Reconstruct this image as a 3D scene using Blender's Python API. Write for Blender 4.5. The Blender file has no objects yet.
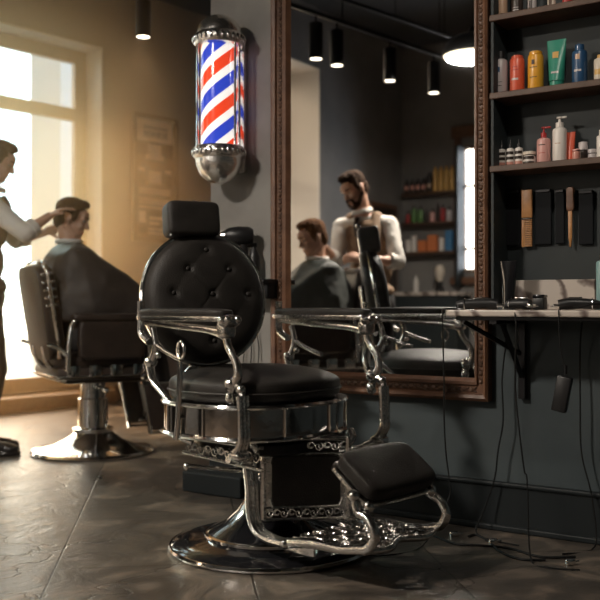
import bpy, bmesh, math, random
from mathutils import Vector, Matrix, noise
random.seed(7)
PI = math.pi
SC = bpy.context.scene
COL = SC.collection
F = 938.0; HZ = 305.0; CH = 0.9
V3 = Vector

def P(px, py, z):
    """a point of the room, from where it shows in the photograph and how far away it is"""
    return V3(((px-300)/F*z, z, CH-(py-HZ)/F*z))

# ---------------------------------------------------------------- materials
MATS = {}
def mat(name, col, rough=0.5, metal=0.0, var=0.0, vscale=8.0, bump=0.0, bscale=60.0, emis=None, estr=0.0,
        coat=0.0, spec=0.5, trans=0.0, sheen=0.0, col2=None, rvar=0.0):
    m = bpy.data.materials.new(name); m.use_nodes = True
    nt = m.node_tree; b = nt.nodes['Principled BSDF']
    b.inputs['Base Color'].default_value = (*col, 1)
    b.inputs['Roughness'].default_value = rough
    b.inputs['Metallic'].default_value = metal
    b.inputs['Coat Weight'].default_value = coat
    b.inputs['Specular IOR Level'].default_value = spec
    b.inputs['Transmission Weight'].default_value = trans
    b.inputs['Sheen Weight'].default_value = sheen
    tc = nt.nodes.new('ShaderNodeTexCoord')
    if var > 0 or col2:
        n = nt.nodes.new('ShaderNodeTexNoise'); n.inputs['Scale'].default_value = vscale
        n.inputs['Detail'].default_value = 5
        nt.links.new(tc.outputs['Object'], n.inputs['Vector'])
        r = nt.nodes.new('ShaderNodeValToRGB')
        c2 = col2 or tuple(min(1, c*(1+var)) for c in col)
        c1 = col if col2 else tuple(c*(1-var) for c in col)
        r.color_ramp.elements[0].color = (*c1, 1); r.color_ramp.elements[1].color = (*c2, 1)
        r.color_ramp.elements[0].position = .35; r.color_ramp.elements[1].position = .65
        nt.links.new(n.outputs['Fac'], r.inputs['Fac'])
        nt.links.new(r.outputs['Color'], b.inputs['Base Color'])
        if rvar:
            mr = nt.nodes.new('ShaderNodeMapRange')
            mr.inputs['To Min'].default_value = max(0, rough-rvar); mr.inputs['To Max'].default_value = rough+rvar
            nt.links.new(n.outputs['Fac'], mr.inputs['Value']); nt.links.new(mr.outputs['Result'], b.inputs['Roughness'])
    if bump > 0:
        n2 = nt.nodes.new('ShaderNodeTexNoise'); n2.inputs['Scale'].default_value = bscale
        n2.inputs['Detail'].default_value = 4
        nt.links.new(tc.outputs['Object'], n2.inputs['Vector'])
        bp = nt.nodes.new('ShaderNodeBump'); bp.inputs['Strength'].default_value = bump
        bp.inputs['Distance'].default_value = .01
        nt.links.new(n2.outputs['Fac'], bp.inputs['Height']); nt.links.new(bp.outputs['Normal'], b.inputs['Normal'])
    if emis:
        b.inputs['Emission Color'].default_value = (*emis, 1); b.inputs['Emission Strength'].default_value = estr
    MATS[name] = m
    return m

mat('chrome', (.80,.80,.79), .11, 1, bump=.05, bscale=40)
mat('old_chrome', (.74,.73,.71), .17, 1, var=.18, vscale=30, bump=.2, bscale=90)
mat('dark_metal', (.02,.02,.022), .35, .6)
mat('black_gloss', (.012,.012,.014), .12, .3, coat=.6)
mat('worn_chrome', (.42,.40,.38), .26, 1, var=.3, vscale=40)
mat('cap_chrome', (.82,.80,.77), .26, 1, bump=.7, bscale=22)
mat('ring_chrome', (.46,.45,.44), .10, 1, bump=.05, bscale=20)
mat('leather', (.020,.0175,.0155), .48, 0, spec=.26, var=.2, vscale=14, bump=.25, bscale=220)
mat('leather_brown', (.035,.024,.018), .42, 0, var=.2, vscale=14, bump=.25, bscale=220)
mat('wood', (.11,.05,.027), .42, 0, col2=(.17,.08,.042), vscale=16, bump=.2, bscale=60)
mat('wood_carved', (.06,.03,.018), .5, 0, col2=(.13,.065,.035), vscale=60, bump=.5, bscale=80)
mat('shelf_wood', (.065,.034,.021), .5, 0, col2=(.10,.055,.034), vscale=12, bump=.1)
mat('golden_wood', (.42,.20,.07), .45, 0, var=.15, vscale=30)
mat('frame_brown', (.16,.085,.04), .5, 0, var=.2, vscale=20)
mat('plaster', (.18,.172,.165), .75, 0, col2=(.235,.225,.215), vscale=2.2, bump=.15, bscale=12)
mat('concrete', (.21,.20,.19), .7, 0, col2=(.31,.30,.28), vscale=2.6, bump=.2, bscale=9)
mat('plaster_teal', (.042,.057,.064), .65, 0, col2=(.066,.083,.090), vscale=2.4, bump=.15, bscale=12)
mat('plaster_warm', (.20,.175,.15), .8, 0, col2=(.24,.21,.18), vscale=1.6, bump=.12, bscale=12)
mat('reveal', (.62,.60,.57), .8, 0, var=.03, vscale=2)
mat('ceiling', (.05,.052,.055), .8)
mat('baseboard', (.014,.018,.020), .55, 0, spec=.3)
mat('niche', (.011,.017,.019), .6, 0, col2=(.018,.026,.029), vscale=4)
mat('black_plastic', (.012,.012,.013), .4)
mat('rubber', (.010,.010,.010), .7, spec=.2)
mat('white_plastic', (.72,.68,.64), .35)
mat('cream', (.62,.55,.46), .4)
mat('skin', (.60,.34,.235), .5, 0, var=.06, vscale=20)
mat('hair_brown', (.055,.028,.015), .85, 0, spec=.15, var=.4, vscale=70, bump=.6, bscale=150)
mat('hair_light', (.15,.068,.03), .85, 0, spec=.15, var=.4, vscale=70, bump=.6, bscale=150)
mat('shirt_white', (.66,.62,.57), .8, 0, var=.04, vscale=12, bump=.3, bscale=14)
mat('vest_tan', (.23,.145,.085), .8, 0, var=.1, vscale=40, bump=.2, bscale=60)
mat('vest_brown', (.13,.08,.045), .8, 0, var=.1, vscale=40, bump=.2, bscale=60)
mat('trousers', (.02,.018,.018), .8, 0, bump=.2, bscale=20)
mat('cape_brown', (.045,.036,.03), .6, 0, bump=.5, bscale=9)
mat('cape_grey', (.07,.075,.068), .6, 0, bump=.5, bscale=9)
mat('shoe', (.02,.016,.014), .3)
mat('eye_white', (.4,.37,.34), .2)
mat('eye_dark', (.02,.012,.01), .15)
mat('lip', (.36,.15,.11), .45)
mat('lamp_on', (1,.95,.85), .4, emis=(1,.86,.66), estr=7)
mat('pendant_on', (1,.95,.85), .4, emis=(1,.82,.58), estr=3.0)
for nm, c in dict(orange=(.62,.10,.05), yellow=(.70,.34,.03), green=(.03,.24,.17), blue=(.02,.07,.16), grey_white=(.50,.46,.46),
                  pink=(.62,.33,.30), red=(.40,.03,.03), gold=(.62,.38,.12), brown_glass=(.03,.02,.016), leaf=(.12,.25,.08),
                  teal_pale=(.22,.36,.36), orange_box=(.65,.20,.07), blue_box=(.05,.19,.38), rose=(.55,.25,.2), beige=(.5,.33,.22),
                  sand=(.16,.155,.14)).items():
    mat(nm, c, .33, coat=.1)

def glass_mat():
    m = bpy.data.materials.new('pane_glass'); m.use_nodes = True; nt = m.node_tree
    nt.nodes.clear()
    o = nt.nodes.new('ShaderNodeOutputMaterial'); mx = nt.nodes.new('ShaderNodeMixShader')
    t = nt.nodes.new('ShaderNodeBsdfTransparent'); g = nt.nodes.new('ShaderNodeBsdfGlossy')
    g.inputs['Roughness'].default_value = .02
    f = nt.nodes.new('ShaderNodeFresnel'); f.inputs['IOR'].default_value = 1.3
    nt.links.new(f.outputs[0], mx.inputs[0]); nt.links.new(t.outputs[0], mx.inputs[1]); nt.links.new(g.outputs[0], mx.inputs[2])
    nt.links.new(mx.outputs[0], o.inputs[0]); MATS['pane_glass'] = m
glass_mat()
mat('mirror', (.80,.81,.81), .012, 1)

def marble():
    m = mat('marble', (.55,.50,.45), .25)
    nt = m.node_tree; b = nt.nodes['Principled BSDF']
    tc = nt.nodes.new('ShaderNodeTexCoord'); w = nt.nodes.new('ShaderNodeTexWave')
    w.inputs['Scale'].default_value = 3.5; w.inputs['Distortion'].default_value = 9; w.inputs['Detail'].default_value = 4
    w.inputs['Detail Scale'].default_value = 1.4; w.bands_direction = 'DIAGONAL'
    r = nt.nodes.new('ShaderNodeValToRGB')
    r.color_ramp.elements[0].position = 0; r.color_ramp.elements[0].color = (.12,.09,.08,1)
    r.color_ramp.elements[1].position = .3; r.color_ramp.elements[1].color = (.52,.46,.41,1)
    nt.links.new(tc.outputs['Object'], w.inputs['Vector']); nt.links.new(w.outputs['Fac'], r.inputs[0])
    nt.links.new(r.outputs[0], b.inputs['Base Color'])
marble()

def floor_mat():
    m = mat('slate_floor', (.1,.085,.07), .4)
    nt = m.node_tree; b = nt.nodes['Principled BSDF']; N = nt.nodes.new; L = nt.links.new
    tc = N('ShaderNodeTexCoord'); mp = N('ShaderNodeMapping')
    a = math.radians(-7.4)
    mp.vector_type = 'TEXTURE'
    mp.inputs['Rotation'].default_value = (0, 0, math.radians(7.4))
    mp.inputs['Location'].default_value = (-.836, 3.2, 0)
    L(tc.outputs['Object'], mp.inputs['Vector'])
    br = N('ShaderNodeTexBrick'); br.offset = 0; br.squash = 1
    br.inputs['Scale'].default_value = 1; br.inputs['Brick Width'].default_value = .66; br.inputs['Row Height'].default_value = .86
    br.inputs['Mortar Size'].default_value = .004; br.inputs['Mortar Smooth'].default_value = .3
    br.inputs['Color1'].default_value = (.9,.9,.9,1); br.inputs['Color2'].default_value = (1.15,1.12,1.1,1)
    br.inputs['Mortar'].default_value = (.25,.23,.22,1)
    L(mp.outputs['Vector'], br.inputs['Vector'])
    n = N('ShaderNodeTexNoise'); n.inputs['Scale'].default_value = 3.4; n.inputs['Detail'].default_value = 10; n.inputs['Distortion'].default_value = 1.6
    n.inputs['Roughness'].default_value = .62
    L(mp.outputs['Vector'], n.inputs['Vector'])
    r = N('ShaderNodeValToRGB'); e = r.color_ramp.elements
    e[0].position = .33; e[0].color = (.045,.039,.034,1); e[1].position = .75; e[1].color = (.23,.18,.14,1)
    k = e.new(.52); k.color = (.078,.066,.055,1)
    L(n.outputs['Fac'], r.inputs[0])
    # cracks
    nd = N('ShaderNodeTexNoise'); nd.inputs['Scale'].default_value = 3.0; nd.inputs['Detail'].default_value = 6
    L(mp.outputs['Vector'], nd.inputs['Vector'])
    ad = N('ShaderNodeVectorMath'); ad.operation = 'MULTIPLY_ADD'
    ad.inputs[1].default_value = (.55,.55,.55)
    L(nd.outputs['Color'], ad.inputs[0]); L(mp.outputs['Vector'], ad.inputs[2])
    vo = N('ShaderNodeTexVoronoi'); vo.feature = 'DISTANCE_TO_EDGE'; vo.inputs['Scale'].default_value = 1.1
    L(ad.outputs[0], vo.inputs['Vector'])
    cr = N('ShaderNodeMapRange'); cr.inputs['From Max'].default_value = .010; cr.inputs['To Min'].default_value = .6
    L(vo.outputs['Distance'], cr.inputs['Value'])
    m1 = N('ShaderNodeMix'); m1.data_type = 'RGBA'; m1.blend_type = 'MULTIPLY'; m1.inputs[0].default_value = 1
    L(r.outputs[0], m1.inputs[6]); L(br.outputs['Color'], m1.inputs[7])
    m2 = N('ShaderNodeMix'); m2.data_type = 'RGBA'; m2.blend_type = 'MULTIPLY'; m2.inputs[0].default_value = 1
    L(m1.outputs[2], m2.inputs[6]); L(cr.outputs[0], m2.inputs[7])
    L(m2.outputs[2], b.inputs['Base Color'])
    rr = N('ShaderNodeMapRange'); rr.inputs['To Min'].default_value = .17; rr.inputs['To Max'].default_value = .50
    L(n.outputs['Fac'], rr.inputs['Value']); L(rr.outputs[0], b.inputs['Roughness'])
    mm = N('ShaderNodeMath'); mm.operation = 'MULTIPLY'; L(cr.outputs[0], mm.inputs[0]); L(br.outputs['Fac'], mm.inputs[1])
    sb = N('ShaderNodeMath'); sb.operation = 'SUBTRACT'; L(cr.outputs[0], sb.inputs[0]); L(br.outputs['Fac'], sb.inputs[1])
    s2 = N('ShaderNodeMath'); s2.operation = 'MULTIPLY_ADD'; s2.inputs[1].default_value = 1.6; L(n.outputs['Fac'], s2.inputs[0]); L(sb.outputs[0], s2.inputs[2])
    bp = N('ShaderNodeBump'); bp.inputs['Strength'].default_value = .4; bp.inputs['Distance'].default_value = .010
    L(s2.outputs[0], bp.inputs['Height']); L(bp.outputs['Normal'], b.inputs['Normal'])
floor_mat()

def stripes():
    """red, white and blue helix running round the upright axis of the pole"""
    m = mat('pole_stripes', (1,1,1), .15, coat=.5)
    nt = m.node_tree; b = nt.nodes['Principled BSDF']; N = nt.nodes.new; L = nt.links.new
    tc = N('ShaderNodeTexCoord'); sp = N('ShaderNodeSeparateXYZ'); L(tc.outputs['Object'], sp.inputs[0])
    at = N('ShaderNodeMath'); at.operation = 'ARCTAN2'; L(sp.outputs['Y'], at.inputs[0]); L(sp.outputs['X'], at.inputs[1])
    d = N('ShaderNodeMath'); d.operation = 'MULTIPLY'; d.inputs[1].default_value = 2/(2*PI); L(at.outputs[0], d.inputs[0])
    z = N('ShaderNodeMath'); z.operation = 'MULTIPLY'; z.inputs[1].default_value = 1/.21; L(sp.outputs['Z'], z.inputs[0])
    s = N('ShaderNodeMath'); s.operation = 'SUBTRACT'; L(z.outputs[0], s.inputs[0]); L(d.outputs[0], s.inputs[1])
    f = N('ShaderNodeMath'); f.operation = 'FRACT'; L(s.outputs[0], f.inputs[0])
    r = N('ShaderNodeValToRGB'); r.color_ramp.interpolation = 'CONSTANT'; e = r.color_ramp.elements
    red = (.78,.06,.02,1); blu = (.03,.06,.50,1); w = (.95,.90,.84,1)
    e[0].position = 0; e[0].color = red; e[1].position = .30; e[1].color = w
    k = e.new(.5); k.color = blu; k = e.new(.80); k.color = w
    L(f.outputs[0], r.inputs[0]); L(r.outputs[0], b.inputs['Base Color']); L(r.outputs[0], b.inputs['Emission Color'])
    b.inputs['Emission Strength'].default_value = .62
stripes()

# ---------------------------------------------------------------- mesh building
def frame_of(t):
    t = t.normalized()
    up = V3((0,0,1)) if abs(t.z) < .95 else V3((1,0,0))
    a = t.cross(up).normalized(); b = a.cross(t).normalized()
    return a, b
def rot_basis(f, u):
    f = V3(f).normalized(); r = f.cross(V3(u)).normalized(); u2 = r.cross(f).normalized()
    return Matrix((f, r, u2)).transposed()      # columns forward, right, up
def RZ(a): return Matrix.Rotation(a, 3, 'Z')

class MB:
    def __init__(s): s.bm = bmesh.new()
    def _merge(s, tmp, M=None):
        if M is not None: bmesh.ops.transform(tmp, matrix=M, verts=tmp.verts)
        me = bpy.data.meshes.new('t'); tmp.to_mesh(me); tmp.free(); s.bm.from_mesh(me); bpy.data.meshes.remove(me)
        return s
    def box(s, c, size, rot=None, bev=0.0, seg=2):
        t = bmesh.new(); bmesh.ops.create_cube(t, size=1)
        bmesh.ops.scale(t, vec=V3(size), verts=t.verts)
        if bev > 0:
            bmesh.ops.bevel(t, geom=list(t.edges), offset=min(bev, min(size)*.49), segments=seg, affect='EDGES', profile=.5)
        M = Matrix.Translation(V3(c)) @ (rot.to_4x4() if rot is not None else Matrix.Identity(4))
        return s._merge(t, M)
    def ell(s, c, r, rot=None, u=20, v=12):
        t = bmesh.new(); bmesh.ops.create_uvsphere(t, u_segments=u, v_segments=v, radius=1)
        if isinstance(r, (int, float)): r = (r, r, r)
        bmesh.ops.scale(t, vec=V3(r), verts=t.verts)
        M = Matrix.Translation(V3(c)) @ (rot.to_4x4() if rot is not None else Matrix.Identity(4))
        return s._merge(t, M)
    def superell(s, c, r, e1=.35, e2=.35, rot=None, u=32, v=16, fn=None):
        """a cushion: box with soft rounded sides; e1 for the section, e2 for the plan"""
        t = bmesh.new(); bmesh.ops.create_uvsphere(t, u_segments=u, v_segments=v, radius=1)
        def pw(x, e): return math.copysign(abs(x)**e, x)
        for w in t.verts:
            x, y, z = w.co; ph = math.atan2(z, math.hypot(x, y)); th = math.atan2(y, x)
            w.co = V3((r[0]*pw(math.cos(ph), e1)*pw(math.cos(th), e2), r[1]*pw(math.cos(ph), e1)*pw(math.sin(th), e2), r[2]*pw(math.sin(ph), e1)))
            if fn: w.co = fn(w.co)
        M = Matrix.Translation(V3(c)) @ (rot.to_4x4() if rot is not None else Matrix.Identity(4))
        return s._merge(t, M)
    def tube(s, pts, r, seg=10, smooth=True, flat=1.0, closed=False, sub=6, side=None):
        pts = [V3(p) for p in pts]; n = len(pts)
        rs = [r]*n if isinstance(r, (int, float)) else list(r)
        if smooth and n > 2:
            P2, R2 = [], []
            rng = n if closed else n-1
            for i in range(rng):
                if closed: a, b, c, d = pts[(i-1) % n], pts[i], pts[(i+1) % n], pts[(i+2) % n]
                else: a, b, c, d = pts[max(i-1,0)], pts[i], pts[i+1], pts[min(i+2, n-1)]
                for k in range(sub):
                    t = k/sub
                    P2.append(.5*((2*b)+(c-a)*t+(2*a-5*b+4*c-d)*t*t+(-a+3*b-3*c+d)*t**3))
                    R2.append(rs[i]*(1-t)+rs[(i+1) % n]*t)
            if not closed: P2.append(pts[-1]); R2.append(rs[-1])
            pts, rs = P2, R2
        n = len(pts); bm = s.bm; rings = []
        prev = None
        for i in range(n):
            if closed: t = pts[(i+1) % n]-pts[(i-1) % n]
            else: t = pts[min(i+1, n-1)]-pts[max(i-1, 0)]
            if t.length < 1e-9: t = V3((0,0,1))
            t.normalize()
            if prev is None:
                if side is not None:
                    a = (V3(side)-t*t.dot(V3(side))).normalized()
                else: a, _ = frame_of(t)
            else:
                a = prev - t*t.dot(prev)
                a = a.normalized() if a.length > 1e-6 else frame_of(t)[0]
            b = t.cross(a); prev = a
            rings.append([bm.verts.new(pts[i]+a*(rs[i]*flat*math.cos(2*PI*k/seg))+b*(rs[i]*math.sin(2*PI*k/seg))) for k in range(seg)])
        for i in range(n if closed else n-1):
            A, B = rings[i], rings[(i+1) % n]
            for k in range(seg):
                try: bm.faces.new((A[k], A[(k+1) % seg], B[(k+1) % seg], B[k]))
                except ValueError: pass
        if not closed:
            bm.faces.new(rings[0][::-1]); bm.faces.new(rings[-1])
        return s
    def lathe(s, prof, c=(0,0,0), seg=40, rot=None, sx=1, sy=1):
        t = bmesh.new(); rings = []
        for (r, z) in prof:
            if r < 1e-5: rings.append([t.verts.new((0,0,z))])
            else: rings.append([t.verts.new((r*sx*math.cos(2*PI*k/seg), r*sy*math.sin(2*PI*k/seg), z)) for k in range(seg)])
        for A, B in zip(rings, rings[1:]):
            for k in range(seg):
                a = [A[0]] if len(A) == 1 else [A[k], A[(k+1) % seg]]
                b = [B[0]] if len(B) == 1 else [B[(k+1) % seg], B[k]]
                if len(a)+len(b) > 2: t.faces.new(a+b)
        for R, fl in ((rings[0], 1), (rings[-1], 0)):
            if len(R) > 1: t.faces.new(R[::-1] if fl else R)
        M = Matrix.Translation(V3(c)) @ (rot.to_4x4() if rot is not None else Matrix.Identity(4))
        return s._merge(t, M)
    def prism(s, poly, h, M, bev=0):
        """poly in the x-y plane of M, thickness h centred on it"""
        t = bmesh.new()
        a = [t.verts.new((x, y, -h/2)) for x, y in poly]; b = [t.verts.new((x, y, h/2)) for x, y in poly]
        n = len(poly)
        t.faces.new(a[::-1]); t.faces.new(b)
        for k in range(n): t.faces.new((a[k], a[(k+1) % n], b[(k+1) % n], b[k]))
        bmesh.ops.recalc_face_normals(t, faces=t.faces)
        if bev: bmesh.ops.bevel(t, geom=[e for e in t.edges], offset=bev, segments=2, affect='EDGES', profile=.5)
        return s._merge(t, M)
    def obj(s, name, m, parent=None, smooth=True, angle=38, recalc=True):
        if recalc: bmesh.ops.recalc_face_normals(s.bm, faces=s.bm.faces)
        me = bpy.data.meshes.new(name); s.bm.to_mesh(me); s.bm.free()
        return link(name, me, m, parent, smooth, angle)

ROOTM = {}
def link(name, me, m, parent=None, smooth=True, angle=38):
    me.name = name
    me.materials.clear(); me.materials.append(MATS[m] if isinstance(m, str) else m)
    if smooth:
        me.shade_smooth(); me.set_sharp_from_angle(angle=math.radians(angle))
    o = bpy.data.objects.new(name, me); COL.objects.link(o)
    if parent is not None: o.parent = parent
    return o
def thing(name, label, cat, loc=(0,0,0), rz=0.0, group=None):
    o = bpy.data.objects.new(name, None); COL.objects.link(o)
    o.location = loc; o.rotation_euler = (0,0,rz); o.empty_display_size = .05
    o['label'] = label; o['category'] = cat
    if group: o['group'] = group
    o['_w'] = 0
    del o['_w']
    return o
def world_part(o):
    """the mesh was drawn in room coordinates: bring it into its thing's own frame"""
    def root_m(q):
        M = Matrix.Translation(q.location) @ q.rotation_euler.to_matrix().to_4x4()
        return root_m(q.parent) @ M if q.parent else M
    o.data.transform(root_m(o.parent).inverted()); return o
def tag(o, label, cat, group=None):
    o['label'] = label; o['category'] = cat
    if group: o['group'] = group
    return o
def struct(o):
    o['kind'] = 'structure'; return o
def origin_to(o, p):
    """put a one-mesh thing's origin at its base"""
    p = V3(p); o.data.transform(Matrix.Translation(-p)); o.location = p; return o

# ---------------------------------------------------------------- the mirror wall's frame of reference
W0 = V3((.804, 3.77, 0)); U = V3((.831, -.557, 0)).normalized(); NR = V3((-U.y*-1, -U.x, 0))
NR = V3((-.557, -.831, 0)).normalized()          # out of the wall into the room
def W(s, d, z): return W0 + U*s + NR*d + V3((0,0,z))
def ws(px, d):
    k = (px-300)/F; b = W0+NR*d
    return (k*b.y-b.x)/(U.x-k*U.y)
def wz(px, py, d):
    p = W(ws(px, d), d, 0); return CH-(py-HZ)/F*p.y
def Wp(px, py, d): return W(ws(px, d), d, wz(px, py, d))
WR = Matrix((U, -NR, V3((0,0,1)))).transposed()   # x along the wall, y into the wall, z up
WANG = math.atan2(U.y, U.x)
GLD = .022                                        # how far the glass stands off the wall
def REF(p):                                       # where a thing seen in the mirror really stands
    p = V3(p); d = (p-W0).dot(NR)-GLD
    return p-2*d*NR
def REFV(v): v = V3(v); return v-2*v.dot(NR)*NR
def VP(px, py, z): return REF(P(px, py, z))
def to_sd(p): q = p-W0; return q.dot(U), q.dot(NR)

B0 = V3((-2.53, 7.9, 0)); BV = V3((.649, .761, 0)).normalized(); BN = V3((.761, -.649, 0)).normalized()
def B(q, d, z): return B0+BV*q+BN*d+V3((0,0,z))
def bq(px, d=0):
    k = (px-300)/F; b = B0+BN*d
    return (k*b.y-b.x)/(BV.x-k*BV.y)
BR = Matrix((BV, -BN, V3((0,0,1)))).transposed()
CEIL = 3.9

# ---------------------------------------------------------------- room shell
def wall(name, p0, p1, out, th, m, holes=(), h=CEIL, z0=0.0):
    """a wall from p0 to p1, thickness th towards 'out', with rectangular openings (a0, a1, z0, z1)"""
    p0 = V3(p0); p1 = V3(p1); L = (p1-p0).length; dx = (p1-p0).normalized(); out = V3(out).normalized()
    R = Matrix((dx, out, V3((0,0,1)))).transposed()
    xs = sorted({0, L, *[v for q in holes for v in q[:2]]}); zs = sorted({z0, h, *[v for q in holes for v in q[2:]]})
    mb = MB()
    for a, b in zip(xs, xs[1:]):
        for c, d in zip(zs, zs[1:]):
            cx, cz = (a+b)/2, (c+d)/2
            if any(q[0] < cx < q[1] and q[2] < cz < q[3] for q in holes): continue
            mb.box(p0+dx*cx+out*(th/2)+V3((0,0,cz)), (b-a, th, d-c), R)
    bmesh.ops.remove_doubles(mb.bm, verts=mb.bm.verts, dist=1e-4)
    return struct(mb.obj(name, m, smooth=False))

S_END = ws(212, 0)
wall('wall_right', W(S_END, 0, 0), W(3.4, 0, 0), -NR, .18, 'plaster_teal')
# the plaster facing left of the mirror is the same wall, bare concrete
struct(MB().box(W((S_END+ws(276,.0))/2, .004, CEIL/2), (ws(276,0)-S_END, .012, CEIL-.02), WR).obj('wall_pillar', 'concrete', smooth=False))

# far wall with the big window and the poster
Q0, Q1 = -2.9, 4.6
wq = bq(102)
WIN1 = (-2.7, wq, .12, 3.29)
wall('wall_back', B(Q0,0,0), B(Q1,0,0), -BN, .3, 'plaster_warm', [(WIN1[0]-Q0, WIN1[1]-Q0, WIN1[2], WIN1[3])])

# room lined up with the mirror: side wall with a second window, wall opposite the mirror, wall behind
SW = -3.7; DO = 6.23
VC = P(402, 50, 11.0)
sC, dC = to_sd(REF(VC)); SW, DO = sC, dC
d_rev = to_sd(REF(VC - V3((-NR.x, -NR.y, 0))*1.79))[1]
WIN2 = (d_rev-1.75, d_rev, .6, 3.3)
DJ = 1.2
wall('wall_left', W(SW, DJ, 0), W(SW, DO+.3, 0), -U, .6, 'plaster', [(WIN2[0]-DJ, WIN2[1]-DJ, WIN2[2], WIN2[3])])
# the short piece that joins the side wall to the window wall
pj = B(Q0, 0, 0); pk = W(SW, DJ, 0)
jd = (pk-pj).normalized(); jn = V3((jd.y, -jd.x, 0))
if jn.dot(W(0,2,0)-pj) > 0: jn = -jn
wall('wall_corner', pj, pk, jn, .2, 'plaster')
# opposite wall, seen in the mirror, with a narrow window at its right in the glass
def osp(px, dd=0.0):
    """place along the opposite wall for a pixel in the mirror; dd = distance off that wall"""
    k = (px-300)/F
    a = REF(W(0, DO-dd, 0)); k2 = (k*a.y-a.x)/(U.x-k*U.y); return k2
def oz(px, py, dd=0.0):
    p = REF(W(osp(px,dd), DO-dd, 0)); return CH-(py-HZ)/F*p.y
def O(px, py, dd): return W(osp(px,dd), DO-dd, oz(px,py,dd))
w3a, w3b = osp(461.5), osp(461.5)+.75
WIN3 = (w3a-SW, w3b-SW, oz(466,272), oz(466,146))
wall('wall_front', W(SW, DO, 0), W(3.4, DO, 0), -NR*-1, .06, 'plaster', [WIN3])
wall('wall_side', W(3.4, DO, 0), W(3.4, 0, 0), U, .2, 'plaster_teal')
wall('wall_rear', W(3.4, -.18, 0), B(Q1, 0, 0), -NR, .2, 'plaster')
def plan(name, z0, z1, m):
    mb = MB(); pts = [B(Q0,-.32,0), B(Q1,-.32,0), W(3.6,-.4,0), W(3.6,DO+.1,0), W(SW-.1,DO+.1,0), W(SW-.1,DJ-.2,0)]
    a = [mb.bm.verts.new((p.x,p.y,z0)) for p in pts]; b = [mb.bm.verts.new((p.x,p.y,z1)) for p in pts]
    mb.bm.faces.new(a); mb.bm.faces.new(b)
    for k in range(6): mb.bm.faces.new((a[k], a[(k+1) % 6], b[(k+1) % 6], b[k]))
    return struct(mb.obj(name, m, smooth=False))
plan('floor', -.1, 0, 'slate_floor'); plan('ceiling', CEIL, CEIL+.1, 'ceiling')

# windows: frames and panes
def window(name, origin, dx, out, a0, a1, z0, z1, bars_x, bars_z, fw, m='frame_brown', dep=.07):
    R = Matrix((dx, out, V3((0,0,1)))).transposed()
    def at(a, z): return origin+dx*a+V3((0,0,z))
    f = MB(); L = a1-a0; H = z1-z0
    for a in (a0+fw/2, a1-fw/2): f.box(at(a, (z0+z1)/2), (fw, dep, H), R, .006)
    for z in (z0+fw/2, z1-fw/2): f.box(at((a0+a1)/2, z), (L, dep, fw), R, .006)
    for a in bars_x: f.box(at(a, (z0+z1)/2), (fw*.8, dep*.9, H), R, .006)
    for z in bars_z: f.box(at((a0+a1)/2, z), (L, dep*.9, fw*.9), R, .006)
    fo = struct(f.obj(name, m, smooth=False))
    g = MB().box(at((a0+a1)/2, (z0+z1)/2), (L-fw, .008, H-fw), R).obj('pane', 'pane_glass', fo, smooth=False)
    return fo
q66 = bq(66, -.26)
zmid = CH-(109-HZ)/F*B(bq(40,-.26),-.26,0).y
window('window_1', B(0,-.26,0), BV, -BN, WIN1[0], WIN1[1]-.002, WIN1[2], WIN1[3], [q66-1.27, q66-2.55], [zmid], .13)
window('window_2', W(SW-.54,0,0), NR, -U, WIN2[0], WIN2[1], WIN2[2], WIN2[3], [WIN2[0]+.9], [2.2], .09)
window('window_3', W(0,DO+.03,0), U, NR, w3a, w3b, WIN3[2], WIN3[3], [w3a+.4], [oz(466,186), oz(466,249)], .035)
# white linings of the two deep window openings
def lining(name, base, dx, out, a0, a1, z0, z1, th, sides=True):
    R = Matrix((dx, out, V3((0,0,1)))).transposed(); t = .012; mb = MB()
    def at(a, z): return base+dx*a+out*(th/2)+V3((0,0,z))
    for a in (a0+t/2, a1-t/2): mb.box(at(a, (z0+z1)/2), (t, th, z1-z0), R)
    mb.box(at((a0+a1)/2, z1-t/2), (a1-a0, th, t), R)
    return struct(mb.obj(name, 'reveal', smooth=False))
lining('trim_1', B(0,.003,0), BV, -BN, WIN1[0], WIN1[1], WIN1[2], WIN1[3], .22)
lining('trim_2', W(SW+.003,0,0), NR, -U, WIN2[0], WIN2[1], WIN2[2], WIN2[3], .50)
# brown casing round window 3, seen in the mirror
cz0, cz1 = WIN3[2]-.1, WIN3[3]+.16
cs = MB()
cs.box(W(w3a-.035, DO-.02, (cz0+cz1)/2), (.08, .05, cz1-cz0), WR, .01); cs.box(W(w3b+.05, DO-.02, (cz0+cz1)/2), (.12, .05, cz1-cz0), WR, .01)
cs.box(W((w3a+w3b)/2, DO-.02, cz1), (w3b-w3a+.22, .06, .14), WR, .01); cs.box(W((w3a+w3b)/2, DO-.03, cz0), (w3b-w3a+.22, .09, .08), WR, .01)
struct(cs.obj('trim_3', 'wood', smooth=False))
# sill and kerb at the foot of the big window
struct(MB().box(B((WIN1[0]+WIN1[1])/2, -.02, .06), (WIN1[1]-WIN1[0]+.1, .36, .12), BR, .01).obj('trim_4', 'frame_brown', smooth=False))
struct(MB().box(B((WIN1[1]+Q1)/2, .012, .07), (Q1-WIN1[1]-.1, .024, .14), BR, .004).obj('baseboard_back', 'frame_brown', smooth=False))

# tall dark baseboard of the mirror wall with its moulding
BBH = .185
bb = MB()
bb.box(W((S_END+3.4)/2, .011, BBH/2), (3.4-S_END, .022, BBH), WR, .003)
bb.box(W((S_END+3.4)/2, .015, BBH), (3.4-S_END, .032, .018), WR, .006)
bb.box(W((S_END+3.4)/2, .018, .012), (3.4-S_END, .038, .024), WR, .006)
struct(bb.obj('baseboard_right', 'baseboard', smooth=False))
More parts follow.
